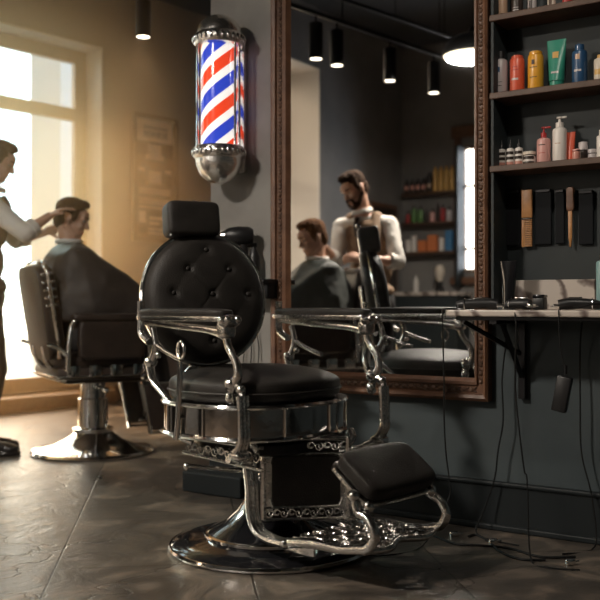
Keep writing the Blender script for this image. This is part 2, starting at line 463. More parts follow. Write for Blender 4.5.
# low dark plinth block at the foot of the wall's free end
se = ws(186, .1)
o = MB().box(W((se+ws(244,.1))/2, .075, .05), (ws(244,.1)-se, .11, .10), WR, .008).obj('plinth_block', 'baseboard', smooth=False)
tag(origin_to(o, W((se+ws(244,.1))/2, .075, 0)), 'low dark block on the floor at the free end of the mirror wall', 'block')

# outside: street and pale facades
struct(MB().box((-14, 16, -.12), (24, 26, .1)).obj('ground', 'sand', smooth=False))
mat('facade', (.20,.145,.10), .8, var=.05, vscale=.5); mat('facade_dark', (.08,.075,.07), .7)
def facade(label, q, d, w, h, dep, rows, cols, mname='facade'):
    base = B(q, d, 0); t = thing('building', label, 'building', base)
    m = MB().box(B(q, d, h/2), (w, dep, h), BR).obj('facade_wall', mname, t, smooth=False); world_part(m)
    for r in range(rows):
        for c in range(cols):
            a = q-w/2+(c+.5)*w/cols; z = 1.4+r*2.9
            k = MB(); k.box(B(a, d+dep/2, z+.4), (w/cols*.45, .08, 1.7), BR); k.box(B(a, d+dep/2+.05, z-.5), (w/cols*.55, .14, .1), BR)
            world_part(k.obj('window', 'facade_dark', t, smooth=False))
facade('pale low building across the street outside the big window', .6, -16, 12, 4.4, 3, 1, 5)
facade('narrow pale building standing right of the taller one outside the window', 8.75, -8.5, 5, 11, 1, 3, 2)

# ---------------------------------------------------------------- helpers for filigree
def curl(mb, c, ax, ay, r, turns, flip, w):
    pts = []
    n = 14
    for i in range(n+1):
        t = i/n; a = flip*turns*2*PI*t; rr = r*(1-t*.8)
        pts.append(V3(c)+V3(ax)*(rr*math.cos(a))+V3(ay)*(rr*math.sin(a)))
    mb.tube(pts, w, seg=5, smooth=False)
def scrollwork(mb, p0, ax, L, ay, H, r, w):
    """a band of scrolls filling a strip L by H"""
    n = max(1, round(L/(r*1.7))); rows = max(1, round(H/(r*1.8)))
    for i in range(n):
        for j in range(rows):
            c = V3(p0)+V3(ax)*((i+.5)*L/n)+V3(ay)*((j+.5)*H/rows)
            curl(mb, c, ax, ay, r, .95, 1 if (i+j) % 2 else -1, w)
            curl(mb, c+V3(ax)*(r*.35), ay, ax, r*.8, .8, -1 if (i+j) % 2 else 1, w*.9)

# ---------------------------------------------------------------- the big old barber chair
CA = math.radians(-42); CC = V3((-.112, 3.5, 0))
t = thing('barber_chair', 'large antique chrome and black leather barber chair with round tufted back, nearest the camera', 'chair', CC, CA)
CF = V3((math.cos(CA), math.sin(CA), 0)); CL = V3((-math.sin(CA), math.cos(CA), 0))
def pl(px, py, y):
    """chair-frame point on the upright plane y = const, from where it shows in the photograph"""
    k = (px-300)/F; b = CC+CL*y; x = (k*b.y-b.x)/(CF.x-k*CF.y)
    w = b+CF*x; return V3((x, y, CH-(py-HZ)/F*w.y))
def to_local(p): q = V3(p)-CC; return V3((q.dot(CF), q.dot(CL), q.z))

base = MB().lathe([(0,0),(.36,0),(.368,.008),(.366,.02),(.345,.034),(.30,.042),(.255,.046),(.235,.05),(.232,.062),(.22,.07),(.17,.095),(.12,.14),(.088,.19),(.072,.235),(.066,.26),(0,.26)], seg=72)
base.obj('base', 'black_gloss', t)
MB().lathe([(.35,.004),(.372,.004),(.376,.012),(.372,.02),(.35,.022)], seg=72).lathe([(.232,.05),(.243,.05),(.243,.06),(.232,.063)], seg=72).obj('base_rim', 'chrome', t)
MB().lathe([(0,.25),(.085,.25),(.09,.262),(.085,.275),(.062,.285),(.058,.42),(.075,.44),(.12,.445),(0,.446)], seg=40).obj('column', 'old_chrome', t)
# seat ring
RX, RY = .30, .325
SO = V3((-.04,-.037,0))
def ring_prof(z0, z1, o): return [(1.0-.02+o, z0), (1.0+o, z0+.004), (1.0+o, z1-.004), (1.0-.02+o, z1)]
def sup_ring(mb, prof, seg=72, e=.8):
    rings = []
    def pw(x): return math.copysign(abs(x)**e, x)
    for r, z in prof:
        rings.append([mb.bm.verts.new((SO.x+RX*r*pw(math.cos(2*PI*k/seg)), SO.y+RY*r*pw(math.sin(2*PI*k/seg)), z+.01)) for k in range(seg)])
    for A, Bq in zip(rings, rings[1:]):
        for k in range(seg): mb.bm.faces.new((A[k], A[(k+1) % seg], Bq[(k+1) % seg], Bq[k]))
    mb.bm.faces.new(rings[0][::-1]); mb.bm.faces.new(rings[-1])
b = MB(); sup_ring(b, [(.9,.425),(1.0,.43),(1.0,.54),(.9,.545)]); b.obj('seat_ring', 'ring_chrome', t)
b = MB(); sup_ring(b, [(.97,.425),(1.03,.425),(1.045,.432),(1.03,.44),(.97,.44)]); sup_ring(b, [(.97,.535),(1.03,.535),(1.045,.542),(1.03,.55),(.97,.55)])
for k in range(12):
    a = 2*PI*(k+.3)/12; ca, sa = math.cos(a), math.sin(a)
    x = RX*1.01*math.copysign(abs(ca)**.8, ca); y = RY*1.01*math.copysign(abs(sa)**.8, sa)
    b.tube([SO+V3((x,y,.445)),SO+V3((x,y,.55))], .005, seg=6, smooth=False)
b.obj('ring_molding', 'chrome', t)
def dome(co): return V3((co.x, co.y, co.z + (.03*(1-min(1,(co.x/.3)**2+(co.y/.3)**2)) if co.z > 0 else 0)))
sc_ = MB().superell(SO+V3((0,0,.60)), (.285,.31,.052), .45, .8, u=48, v=20, fn=dome)
sc_.obj('seat', 'leather', t)
sup = MB(); sup_pts = []
for k in range(48):
    a = 2*PI*k/48; ca, sa = math.cos(a), math.sin(a)
    sup_pts.append(SO+V3((.287*math.copysign(abs(ca)**.8, ca), .312*math.copysign(abs(sa)**.8, sa), .595)))
sup.tube(sup_pts, .005, seg=6, smooth=False, closed=True).obj('piping', 'leather', bpy.data.objects['seat'])

# backrest: tufted disc
bc = to_local(P(205, 298, 3.70))
byaw = math.radians(-66)-CA
Bf = V3((math.cos(byaw), math.sin(byaw), 0)); tilt = math.radians(9)
Bfw = (Bf*math.cos(tilt)+V3((0,0,math.sin(tilt)))).normalized()
BRm = rot_basis(Bfw, (0,0,1))       # columns: forward, right, up
BW, BH2 = .245, .258
btn = [(0,.185),(.078,.108),(-.09,.108),(.14,.012),(-.015,.008),(-.165,.008),(.07,-.09),(-.095,-.09),(-.015,-.175)]
bk = MB(); rings = []; SEG = 96; NRg = 26
def backz(x, y):
    rr = min(1, (x/BW)**2+(y/BH2)**2); z = .052*(1-rr**4)**.5*1.0+.012*(1-rr)
    for (a, c) in btn:
        d = math.hypot(x-a, y-c); z -= .011*math.exp(-(d/.016)**2)+.004*math.exp(-(d/.045)**2)
    # pleats between the buttons
    for i in range(len(btn)):
        for j in range(i+1, len(btn)):
            (x1,y1),(x2,y2) = btn[i], btn[j]; L = math.hypot(x2-x1, y2-y1)
            if L < .165 and abs(y1-y2) > .03:
                tt = ((x-x1)*(x2-x1)+(y-y1)*(y2-y1))/L/L
                if 0 < tt < 1:
                    dd = abs((x-x1)*(y2-y1)-(y-y1)*(x2-x1))/L; z -= .0022*math.exp(-(dd/.007)**2)
    return z
for i in range(NRg+1):
    r = i/NRg
    if i == 0: rings.append([bk.bm.verts.new((backz(0,0),0,0))]); continue
    rings.append([bk.bm.verts.new((backz(BW*r*math.cos(2*PI*k/SEG), BH2*r*math.sin(2*PI*k/SEG)) if i < NRg else 0, BW*r*math.cos(2*PI*k/SEG), BH2*r*math.sin(2*PI*k/SEG))) for k in range(SEG)])
for (r, z) in ((1.0,-.03),(.96,-.05),(.6,-.058)):
    rings.append([bk.bm.verts.new((z, BW*r*math.cos(2*PI*k/SEG), BH2*r*math.sin(2*PI*k/SEG))) for k in range(SEG)])
for A, Bq in zip(rings, rings[1:]):
    for k in range(SEG):
        if len(A) == 1: bk.bm.faces.new((A[0], Bq[k], Bq[(k+1) % SEG]))
        else: bk.bm.faces.new((A[k], Bq[k], Bq[(k+1) % SEG], A[(k+1) % SEG]))
bk.bm.faces.new(rings[-1])
bmesh.ops.transform(bk.bm, matrix=Matrix.Translation(bc) @ BRm.to_4x4(), verts=bk.bm.verts)
backo = bk.obj('backrest', 'leather', t, angle=70)
for (a, c) in btn:
    MB().ell(bc+BRm @ V3((backz(a,c)+.004, a, c)), (.006,.0095,.0095), BRm, 12, 8).obj('button', 'leather', backo)
rim = MB(); rim.tube([bc+BRm @ V3((-.012, (BW+.004)*math.cos(2*PI*k/72), (BH2+.004)*math.sin(2*PI*k/72))) for k in range(72)], .012, seg=8, smooth=False, closed=True)
rim.obj('back_rim', 'chrome', t)
# headrest block on its stem
hc = bc+BRm @ V3((.01, .045, BH2+.052))
hr = MB().superell(hc, (.055,.108,.070), .28, .3, BRm, u=40, v=20); hro = hr.obj('headrest', 'leather', t)
MB().tube([hc+BRm @ V3((-.045,0,-.16)), hc+BRm @ V3((-.045,0,.02))], .012, seg=10, smooth=False).box(hc+BRm @ V3((-.05,0,-.10)), (.03,.06,.07), BRm, .006)\
    .ell(hc+BRm @ V3((-.045,-.03,.082)), .014).obj('headrest_stem', 'chrome', t)
# back support posts behind the disc
sp = MB()
sp.tube([(-.27,-.13,.47),(-.33,-.13,.62), bc+BRm @ V3((-.07,-.12,-.12)), bc+BRm @ V3((-.07,-.1,.08))], [.016,.015,.014,.012], seg=10)
sp.tube([(-.27,.13,.47),(-.33,.13,.62), bc+BRm @ V3((-.07,.12,-.12)), bc+BRm @ V3((-.07,.1,.08))], [.016,.015,.014,.012], seg=10)
sp.tube([bc+BRm @ V3((-.07,-.12,-.1)), bc+BRm @ V3((-.07,.12,-.1))], .012, smooth=False)
sp.obj('back_support', 'old_chrome', t)

# arm frames. one side drawn, the other mirrored across the chair
AY = .315
def arm(side):
    y = side*AY
    def q(px, py):      # traced on the near side
        v = pl(px, py, -AY); return V3((v.x, y, v.z))
    x0, x1 = -.345, .10
    if side > 0: x0, x1 = -.25, .215
    sh = (x1-.10)
    def g(px, py): v = q(px, py); v.x += sh; return v
    name_p = 'armrest'
    a = MB()
    a.superell(((x0+x1)/2, y, .872), ((x1-x0)/2+.01, .042, .017), .5, .45, u=32, v=12)
    ao = a.obj('armrest', 'leather', t)
    fr = MB()
    fr.superell(((x0+x1)/2, y, .853), ((x1-x0)/2+.018, .048, .011), .4, .4, u=32, v=10)
    fr.tube([(x0+.01,y,.842),(x0+.12,y,.83),(x1-.1,y,.815),(x1-.01,y,.80)], [.018,.013,.014,.022], flat=.7)
    fr.ell((x1+.01,y,.845), (.026,.05,.024)); fr.ell((x1+.03,y-side*.02,.85), .014); fr.ell((x1+.03,y+side*.025,.85), .014)
    fr.superell((x1-.005,y,.815), (.025,.03,.03), .5,.5)
    fr.obj('armrest_rail', 'old_chrome', t)
    # front post: S curve down to a knuckle, then fluted upright, then flared foot
    fp = MB()
    pts = [g(226,328), g(228,345), g(236,362), g(238,376), g(231,390)]
    fp.tube(pts, [.016,.013,.014,.016,.019], seg=10)
    fp.ell(g(232,384), (.024,.028,.024)); fp.ell(g(231,398), (.018,.022,.026)); fp.ell(g(241,390), .018)
    fp.tube([g(232,383), g(240,388), g(243,396)], .013, seg=8)
    for dy in (-.018, 0, .018):
        fp.tube([g(243,396)+V3((0,dy,0)), g(244,425)+V3((0,dy,0)), g(244,442)+V3((0,dy,0)), g(239,453)+V3((0,dy,0))], [.010,.009,.010,.012], seg=8)
    fp.superell(g(239,456), (.03,.03,.014), .5, .5)
    fp.tube([g(239,456), g(239,456)+V3((-.03,-side*.035,-.02)), g(239,456)+V3((-.07,-side*.07,-.035)), V3((.12,side*.19-.03,.375))], [.016,.015,.014,.014])
    fp.obj('front_post', 'old_chrome', t)
    # rear bracket
    rp = MB()
    rp.tube([g(141,301), g(141,320), g(142,334), g(150,342)], [.012,.011,.012,.014], flat=1.4, seg=8)
    rp.tube([g(153,328), g(156,345), g(152,362)], [.013,.012,.015])
    rp.ell(g(151,362), (.021,.026,.021)); rp.ell(g(158,355), .013)
    rp.tube([g(150,366), g(153,380), g(162,392), g(170,402)], [.014,.012,.010,.012], flat=1.3)
    rp.tube([g(156,345), g(170,354), g(182,360)], [.010,.009,.010])
    rp.obj('rear_post', 'old_chrome', t)
arm(-1); arm(1)
# outer lever with an eye, on the near side
lv = MB(); y = -.375
e0 = pl(181,352,y)
lv.tube([pl(181,348,y)+V3((.017*math.cos(a), 0, .030*math.sin(a)-.008)) for a in [2*PI*k/20 for k in range(20)]], .006, seg=8, smooth=False, closed=True)
lv.tube([pl(180,362,y), pl(180,380,y), pl(178,410,y), pl(176,439,y)], [.010,.013,.012,.013], flat=.6, seg=8)
lv.tube([pl(178,418,y), pl(178,418,y)+V3((0,.08,0))], .008, smooth=False)
lv.obj('recline_lever', 'chrome', t)
pv = MB(); a0 = V3((.05,-.12,.30)); a1 = to_local(P(187,466,3.25))
pv.tube([a0, a0.lerp(a1,.5), a1], [.010,.008,.009], seg=10).ell(a1, .012).tube([a0, a0+V3((0,.1,0))], .014, smooth=False)
pv.obj('pump_lever', 'chrome', t)

# under-seat skirt: black panel in a pierced chrome frame
xs_ = .205
kc = to_local(P(306, 0, 3.30)); kc.z = 0; ky = math.radians(-83)-CA
KR = RZ(ky); KT = Matrix.Translation(kc) @ KR.to_4x4()
pf = MB()
def bar(a, b, r=.009): pf.tube([a, b], r, seg=8, smooth=False)
for z in (.150,.192,.378,.43): bar((0,-.150,z),(0,.150,z), .007)
for y in (-.150,.150): bar((0,y,.150),(0,y,.43), .012)
for y in (-.135,.135): pf.superell((-.004,y,.285), (.010,.022,.11), .3,.3)
for y in (-1,1):
    for z, w in ((.375,-1),(.195,1)): pf.tube([(.006,y*.118,z+w*.0),(.006,y*.124,z+w*.012),(.006,y*.128,z+w*.03)], .006)
scrollwork(pf, (.002,-.145,.385), (0,1,0), .29, (0,0,1), .038, .017, .0034)
scrollwork(pf, (.002,-.145,.154), (0,1,0), .29, (0,0,1), .034, .016, .0034)
pf.tube([(0,.150,.41),(-.01,.17,.43),(-.05,.17,.45)], .013).tube([(0,-.150,.41),(-.02,-.17,.42),(-.08,-.17,.45)], .013)
bmesh.ops.transform(pf.bm, matrix=KT, verts=pf.bm.verts)
pf.obj('skirt_frame', 'old_chrome', t)
pk_ = MB().superell((.0,0,.285), (.013,.122,.088), .22,.22).box((-.012,0,.285),(.008,.29,.27))
bmesh.ops.transform(pk_.bm, matrix=KT, verts=pk_.bm.verts); pk_.obj('skirt_panel', 'leather', t)
# side plates of the lower body, pierced as well
for sd in (-1,1):
    pf = MB()
    y = sd*.22-.03
    for a, c in (((xs_,y,.415),(-.2,y,.415)),((xs_,y,.34),(-.2,y,.36))): pf.tube([a, c], .007, seg=8, smooth=False)
    scrollwork(pf, (-.19,y,.355), (1,0,0), .38, (0,0,1), .05, .02, .0035)
    pf.tube([(.18,y,.40),(.19,y+sd*.02,.42),(.16,y+sd*.02,.45)], .012)
    pf.tube([(-.15,y,.40),(-.19,y+sd*.02,.42),(-.18,y+sd*.02,.45)], .012)
    pf.obj('side_bracket', 'old_chrome', t)
MB().superell((0,0,.40), (.24,.24,.03), .4,.5).superell((0,0,.34), (.12,.12,.06), .4,.6).obj('seat_carriage', 'dark_metal', t)

# leg-rest frame: lower fluted legs, side bars, pierced platform, calf pad
FY = .20
for sd in (-1, 1):
    y = sd*FY; lf = MB()
    def g(px, py, yy=-FY): v = pl(px, py, yy); return V3((v.x, y, v.z))
    for dy in (-.019, 0, .019):
        lf.tube([g(249,462)+V3((0,dy,0)), g(252,485)+V3((0,dy,0)), g(253,512)+V3((0,dy,0)), g(259,530)+V3((0,dy,0)), g(272,539)+V3((0,dy,0)), g(286,543)+V3((0,dy,0))], [.0125,.012,.012,.012,.012,.013], seg=8)
    lf.tube([V3((g(249,462).x, sd*.3, g(249,456).z)), g(249,462)], .014, smooth=False)
    lf.ell(g(287,543), (.02,.03,.02))
    if sd < 0:
        s0 = g(287,543)
    lf.obj('lower_leg', 'old_chrome', t)
s0.y = 0
PX0, PX1, PZ = s0.x, .57, .125
fr = MB()
for sd in (-1,1):
    y = sd*FY
    fr.tube([(PX0,y,s0.z),(PX0+.1,y,PZ-.012),(PX0+.22,y,PZ-.01),(PX1-.01,y,PZ),(PX1+.05,y,PZ+.015),(PX1+.075,y,PZ+.06),(PX1+.045,y,PZ+.105),(PX1+.005,y,PZ+.12),(PX1-.01,y,PZ+.165)],
            [.019,.018,.015,.016,.017,.016,.015,.013,.014], seg=10)
    fr.ell((PX1-.01,y,PZ+.17), .021); fr.box((PX0+.06,y,s0.z-.002), (.13,.012,.045), None, .004)
fr.tube([(PX1+.03,-FY,PZ),(PX1+.055,-FY*.5,PZ-.005),(PX1+.02,0,PZ),(PX1+.055,FY*.5,PZ-.005),(PX1+.03,FY,PZ)], .012)
fr.tube([(PX0+.08,-FY,PZ-.015),(PX0+.08,FY,PZ-.015)], .012, smooth=False)
fr.obj('footrest_frame', 'old_chrome', t)
gr = MB()
L0 = PX0+.03; scrollwork(gr, (L0,-FY+.01,PZ), (1,0,0), PX1-L0+.02, (0,1,0), 2*FY-.02, .034, .005)
for k in range(5): gr.tube([(L0,-FY+k*FY/2,PZ-.004),(PX1+.02,-FY+k*FY/2,PZ-.004)], .004, seg=6, smooth=False)
gr.box(((L0+PX1)/2,0,PZ-.012), (PX1-L0,2*FY-.02,.008))
gr.obj('footplate', 'worn_chrome', t)
# slanting pad
padc = V3((.545, .0, .350)); pu = V3((-.66,0,.50)).normalized(); pn = V3((.60,0,.80)).normalized()
pr = rot_basis(pn, (-.8,0,.6))
def pdome(co): return co
pd = MB().superell(padc, (.030,.186,.098), .35,.3, pr, u=40, v=18); pdo = pd.obj('footrest_pad', 'leather', t)
pb = MB().superell(padc-pr @ V3((.036,0,0)), (.009,.192,.105), .3,.25, pr, u=32, v=10)
pb.ell(padc+pr @ V3((-.04,-.172,-.095)), (.022,.022,.022)).ell(padc+pr @ V3((-.04,.172,-.095)), (.02,.02,.02))
pb.ell(padc+pr @ V3((-.03,-.183,.1)), .012)
for sd in (-1,1):
    pb.tube([(PX1-.01,sd*FY,PZ+.165), padc+pr @ V3((-.045,sd*.19,-.08))], .012, smooth=False)
pb.obj('pad_frame', 'old_chrome', pdo)

# ---------------------------------------------------------------- second style of chair
def modern_chair(label, loc, rz, group=None):
    t = thing('barber_chair', label, 'chair', loc, rz, group)
    MB().lathe([(0,0),(.365,0),(.372,.012),(.36,.026),(.30,.034),(.24,.05),(.17,.085),(.125,.12),(.112,.14),(0,.14)], seg=64).obj('base', 'chrome', t)
    MB().lathe([(0,.13),(.12,.13),(.122,.15),(.093,.16),(.09,.33),(.078,.335),(.075,.45),(0,.45)], seg=40).obj('column', 'chrome', t)
    MB().box((0,0,.455),(.46,.46,.03),None,.01).box((-.03,0,.50),(.52,.52,.075),None,.02).obj('seat_base', 'leather_brown', t)
    k = MB().box((-.03,0,.485),(.535,.535,.014),None,.005)
    for x in (-.2,-.07,.06,.2):
        for y in (-.265,.265): k.box((x,y,.515),(.075,.012,.07),None,.004)
    k.obj('seat_trim', 'chrome', t)
    MB().superell((-.01,0,.575),(.27,.255,.05),.4,.35,u=40).obj('seat', 'leather_brown', t)
    R = Matrix.Rotation(math.radians(-9), 3, 'Y')
    c = V3((-.31,0,.86))
    bo = MB().superell(c+R @ V3((.012,0,0)), (.045,.225,.27), .35,.28, R, u=40, v=24).obj('backrest', 'leather_brown', t)
    bs = MB().superell(c+R @ V3((-.035,0,0)), (.022,.235,.28), .3,.22, R, u=40, v=24); bs.obj('back_shell', 'leather_brown', bo)
    tr = MB()
    for sd in (-1,1):
        tr.tube([c+R @ V3((-.0,sd*.232,-.27)), c+R @ V3((0,sd*.24,-.05)), c+R @ V3((0,sd*.238,.18)), c+R @ V3((0,sd*.2,.265)), c+R @ V3((0,sd*.1,.283))], .016, flat=1.5)
        for i in range(5): tr.box(c+R @ V3((.0,sd*.245,.22-i*.045)), (.075,.014,.02), R, .004)
    tr.tube([c+R @ V3((0,-.1,.283)), c+R @ V3((0,.1,.283))], .014, smooth=False)
    tr.obj('back_trim', 'chrome', t)
    for hy in (-.1,.1): MB().tube([(-.2,hy,.47),(-.3,hy,.55),(-.33,hy,.66)], .016).obj('back_hinge', 'chrome', t)
    for sd in (-1,1):
        y = sd*.30
        a = MB().superell((.02,y,.70),(.20,.028,.115),.25,.25); ao = a.obj('arm_panel', 'leather_brown', t)
        MB().superell((.0,y,.83),(.22,.04,.022),.4,.35).obj('armrest', 'leather_brown', t)
        f = MB().tube([(-.24,y,.52),(-.235,y,.66),(-.21,y,.80),(-.14,y,.83),(.10,y,.83),(.20,y,.80),(.245,y,.66),(.25,y,.52),(.20,y,.47)], .014, seg=10)
        f.tube([(-.235,y,.60),(-.3,y,.66),(-.36,y,.68)], .012); f.obj('arm_frame', 'chrome', t)
    f = MB()
    for sd in (-1,1):
        f.tube([(.22,sd*.17,.46),(.36,sd*.17,.42),(.45,sd*.17,.26),(.47,sd*.17,.14),(.62,sd*.17,.12)], .016)
    f.tube([(.62,-.19,.12),(.62,.19,.12)], .018, smooth=False).tube([(.44,-.17,.26),(.44,.17,.26)], .012, smooth=False)
    f.box((.54,0,.12),(.15,.32,.02),None,.006); f.obj('footrest', 'chrome', t)
    for sd in (-1,1):
        y = sd*.19; q = MB().tube([(.24,y,.42),(.52,y,.42),(.56,y,.12),(.30,y,.12),(.24,y,.42)], .015, smooth=False, seg=8); q.obj('footrest_side', 'chrome', t)
        MB().prism([(.255,.41),(.51,.41),(.545,.135),(.31,.135)], .014, Matrix(((1,0,0,0),(0,0,-1,y),(0,1,0,0),(0,0,0,1))), .003).obj('footrest_side_panel', 'leather_brown', t)
    MB().superell((.40,0,.33),(.02,.15,.09),.3,.3,Matrix.Rotation(math.radians(-20),3,'Y')).obj('calf_pad', 'leather_brown', t)
    MB().tube([(.03,-.08,.40),(.0,-.28,.40),(-.04,-.36,.41)], [.012,.010,.012]).ell((-.04,-.37,.41),.018).obj('pump_lever', 'chrome', t)
    return t
C2 = P(93, 452, 5.74); C2.z = 0
ch2 = modern_chair('chrome pedestal barber chair with caped customer in front of the bright window', C2, math.radians(30))

# ---------------------------------------------------------------- figures
def bake(name, mb, m, parent, voxel, sm=4, fac=.6, angle=180, disp=0.0, dscale=30):
    me = bpy.data.meshes.new('tmp'); mb.bm.to_mesh(me); mb.bm.free()
    o = bpy.data.objects.new('tmp', me); COL.objects.link(o)
    md = o.modifiers.new('r', 'REMESH'); md.mode = 'VOXEL'; md.voxel_size = voxel
    if sm:
        s = o.modifiers.new('s', 'SMOOTH'); s.iterations = sm; s.factor = fac
    dg = bpy.context.evaluated_depsgraph_get(); ev = o.evaluated_get(dg)
    new = bpy.data.meshes.new_from_object(ev)
    bpy.data.objects.remove(o); bpy.data.meshes.remove(me)
    if disp:
        for v in new.vertices:
            n = noise.fractal(v.co*dscale, 1, 2, 3); v.co = v.co+v.normal*(n*disp)
    q = link(name, new, m, parent, True, 180)
    if parent is not None: world_part(q)
    return q
def cap(mb, a, ra, b, rb, n=5):
    """tapered limb piece with round ends"""
    a = V3(a); b = V3(b)
    mb.ell(a, ra, None, 16, 10); mb.ell(b, rb, None, 16, 10)
    mb.tube([a, b], [ra, rb], seg=16, smooth=False)
def head_prims(mb, H, R, g=0.0):
    def h(f, r, u): return H+R @ V3((f, r, u))
    mb.ell(h(-.014,0,.032), (.094,.074,.082), R); mb.ell(h(.018,0,-.03), (.068,.058,.082), R)
    mb.ell(h(.035,0,-.075), (.052,.048,.035), R); mb.ell(h(.067,0,-.098), (.020,.022,.018), R)
    mb.ell(h(.068,0,.038), (.026,.052,.035), R)
    for s in (-1,1):
        cap(mb, h(.086,s*.012,.022), .009, h(.070,s*.045,.018), .010)
        mb.ell(h(.062,s*.036,-.028), (.024,.020,.020), R)
        cap(mb, h(-.01,s*.058,-.05), .018, h(.05,s*.03,-.09), .017)
        mb.ell(h(-.008,s*.076,-.006), (.018,.008,.030), R); mb.ell(h(-.004,s*.077,-.028), (.009,.007,.012), R)
    cap(mb, h(.086,0,.014), .008, h(.108,0,-.026), .0105)
    for s in (-1,1): mb.ell(h(.097,s*.010,-.032), (.010,.008,.007), R)
    cap(mb, h(.082,-.017,-.055), .008, h(.082,.017,-.055), .008); cap(mb, h(.079,-.014,-.067), .009, h(.079,.014,-.067), .009)
def hand_prims(mb, wr, d, palm_n, side, curl=.5, scale=1.0):
    """wr wrist point, d direction of the fingers, palm_n out of the palm, side +1/-1 where the thumb is"""
    d = V3(d).normalized(); n = V3(palm_n); n = (n-d*n.dot(d)).normalized(); a = d.cross(n)*side
    R = Matrix((d, a, n)).transposed(); k = scale
    mb.ell(wr+d*.045*k, (.050*k,.040*k,.016*k), R)
    for i, (off, L) in enumerate(((.030,.075),(.010,.084),(-.010,.078),(-.029,.062))):
        b = wr+d*(.078*k)+a*(off*k); ang = curl*.55; p = b; dd = d
        for j, fr_ in enumerate((.45,.32,.25)):
            an = ang*(j+1); dd = (d*math.cos(an)+n*math.sin(an)+a*(off*1.2)).normalized()
            q = p+dd*(L*fr_*k); cap(mb, p, (.0088-.0009*j)*k, q, (.0082-.0009*j)*k); p = q
        cap(mb, wr+d*.03*k+a*(off*.7*k), .011*k, b, .0092*k)
    p = wr+d*.022*k+a*.024*k; dd = (d*.65+a*.75+n*.25).normalized(); q = p+dd*.038*k; cap(mb, p, .013*k, q, .010*k)
    dd = (d*.85+a*.25+n*.45).normalized(); q2 = q+dd*.032*k; cap(mb, q, .010*k, q2, .0085*k)
    return wr+d*.1*k

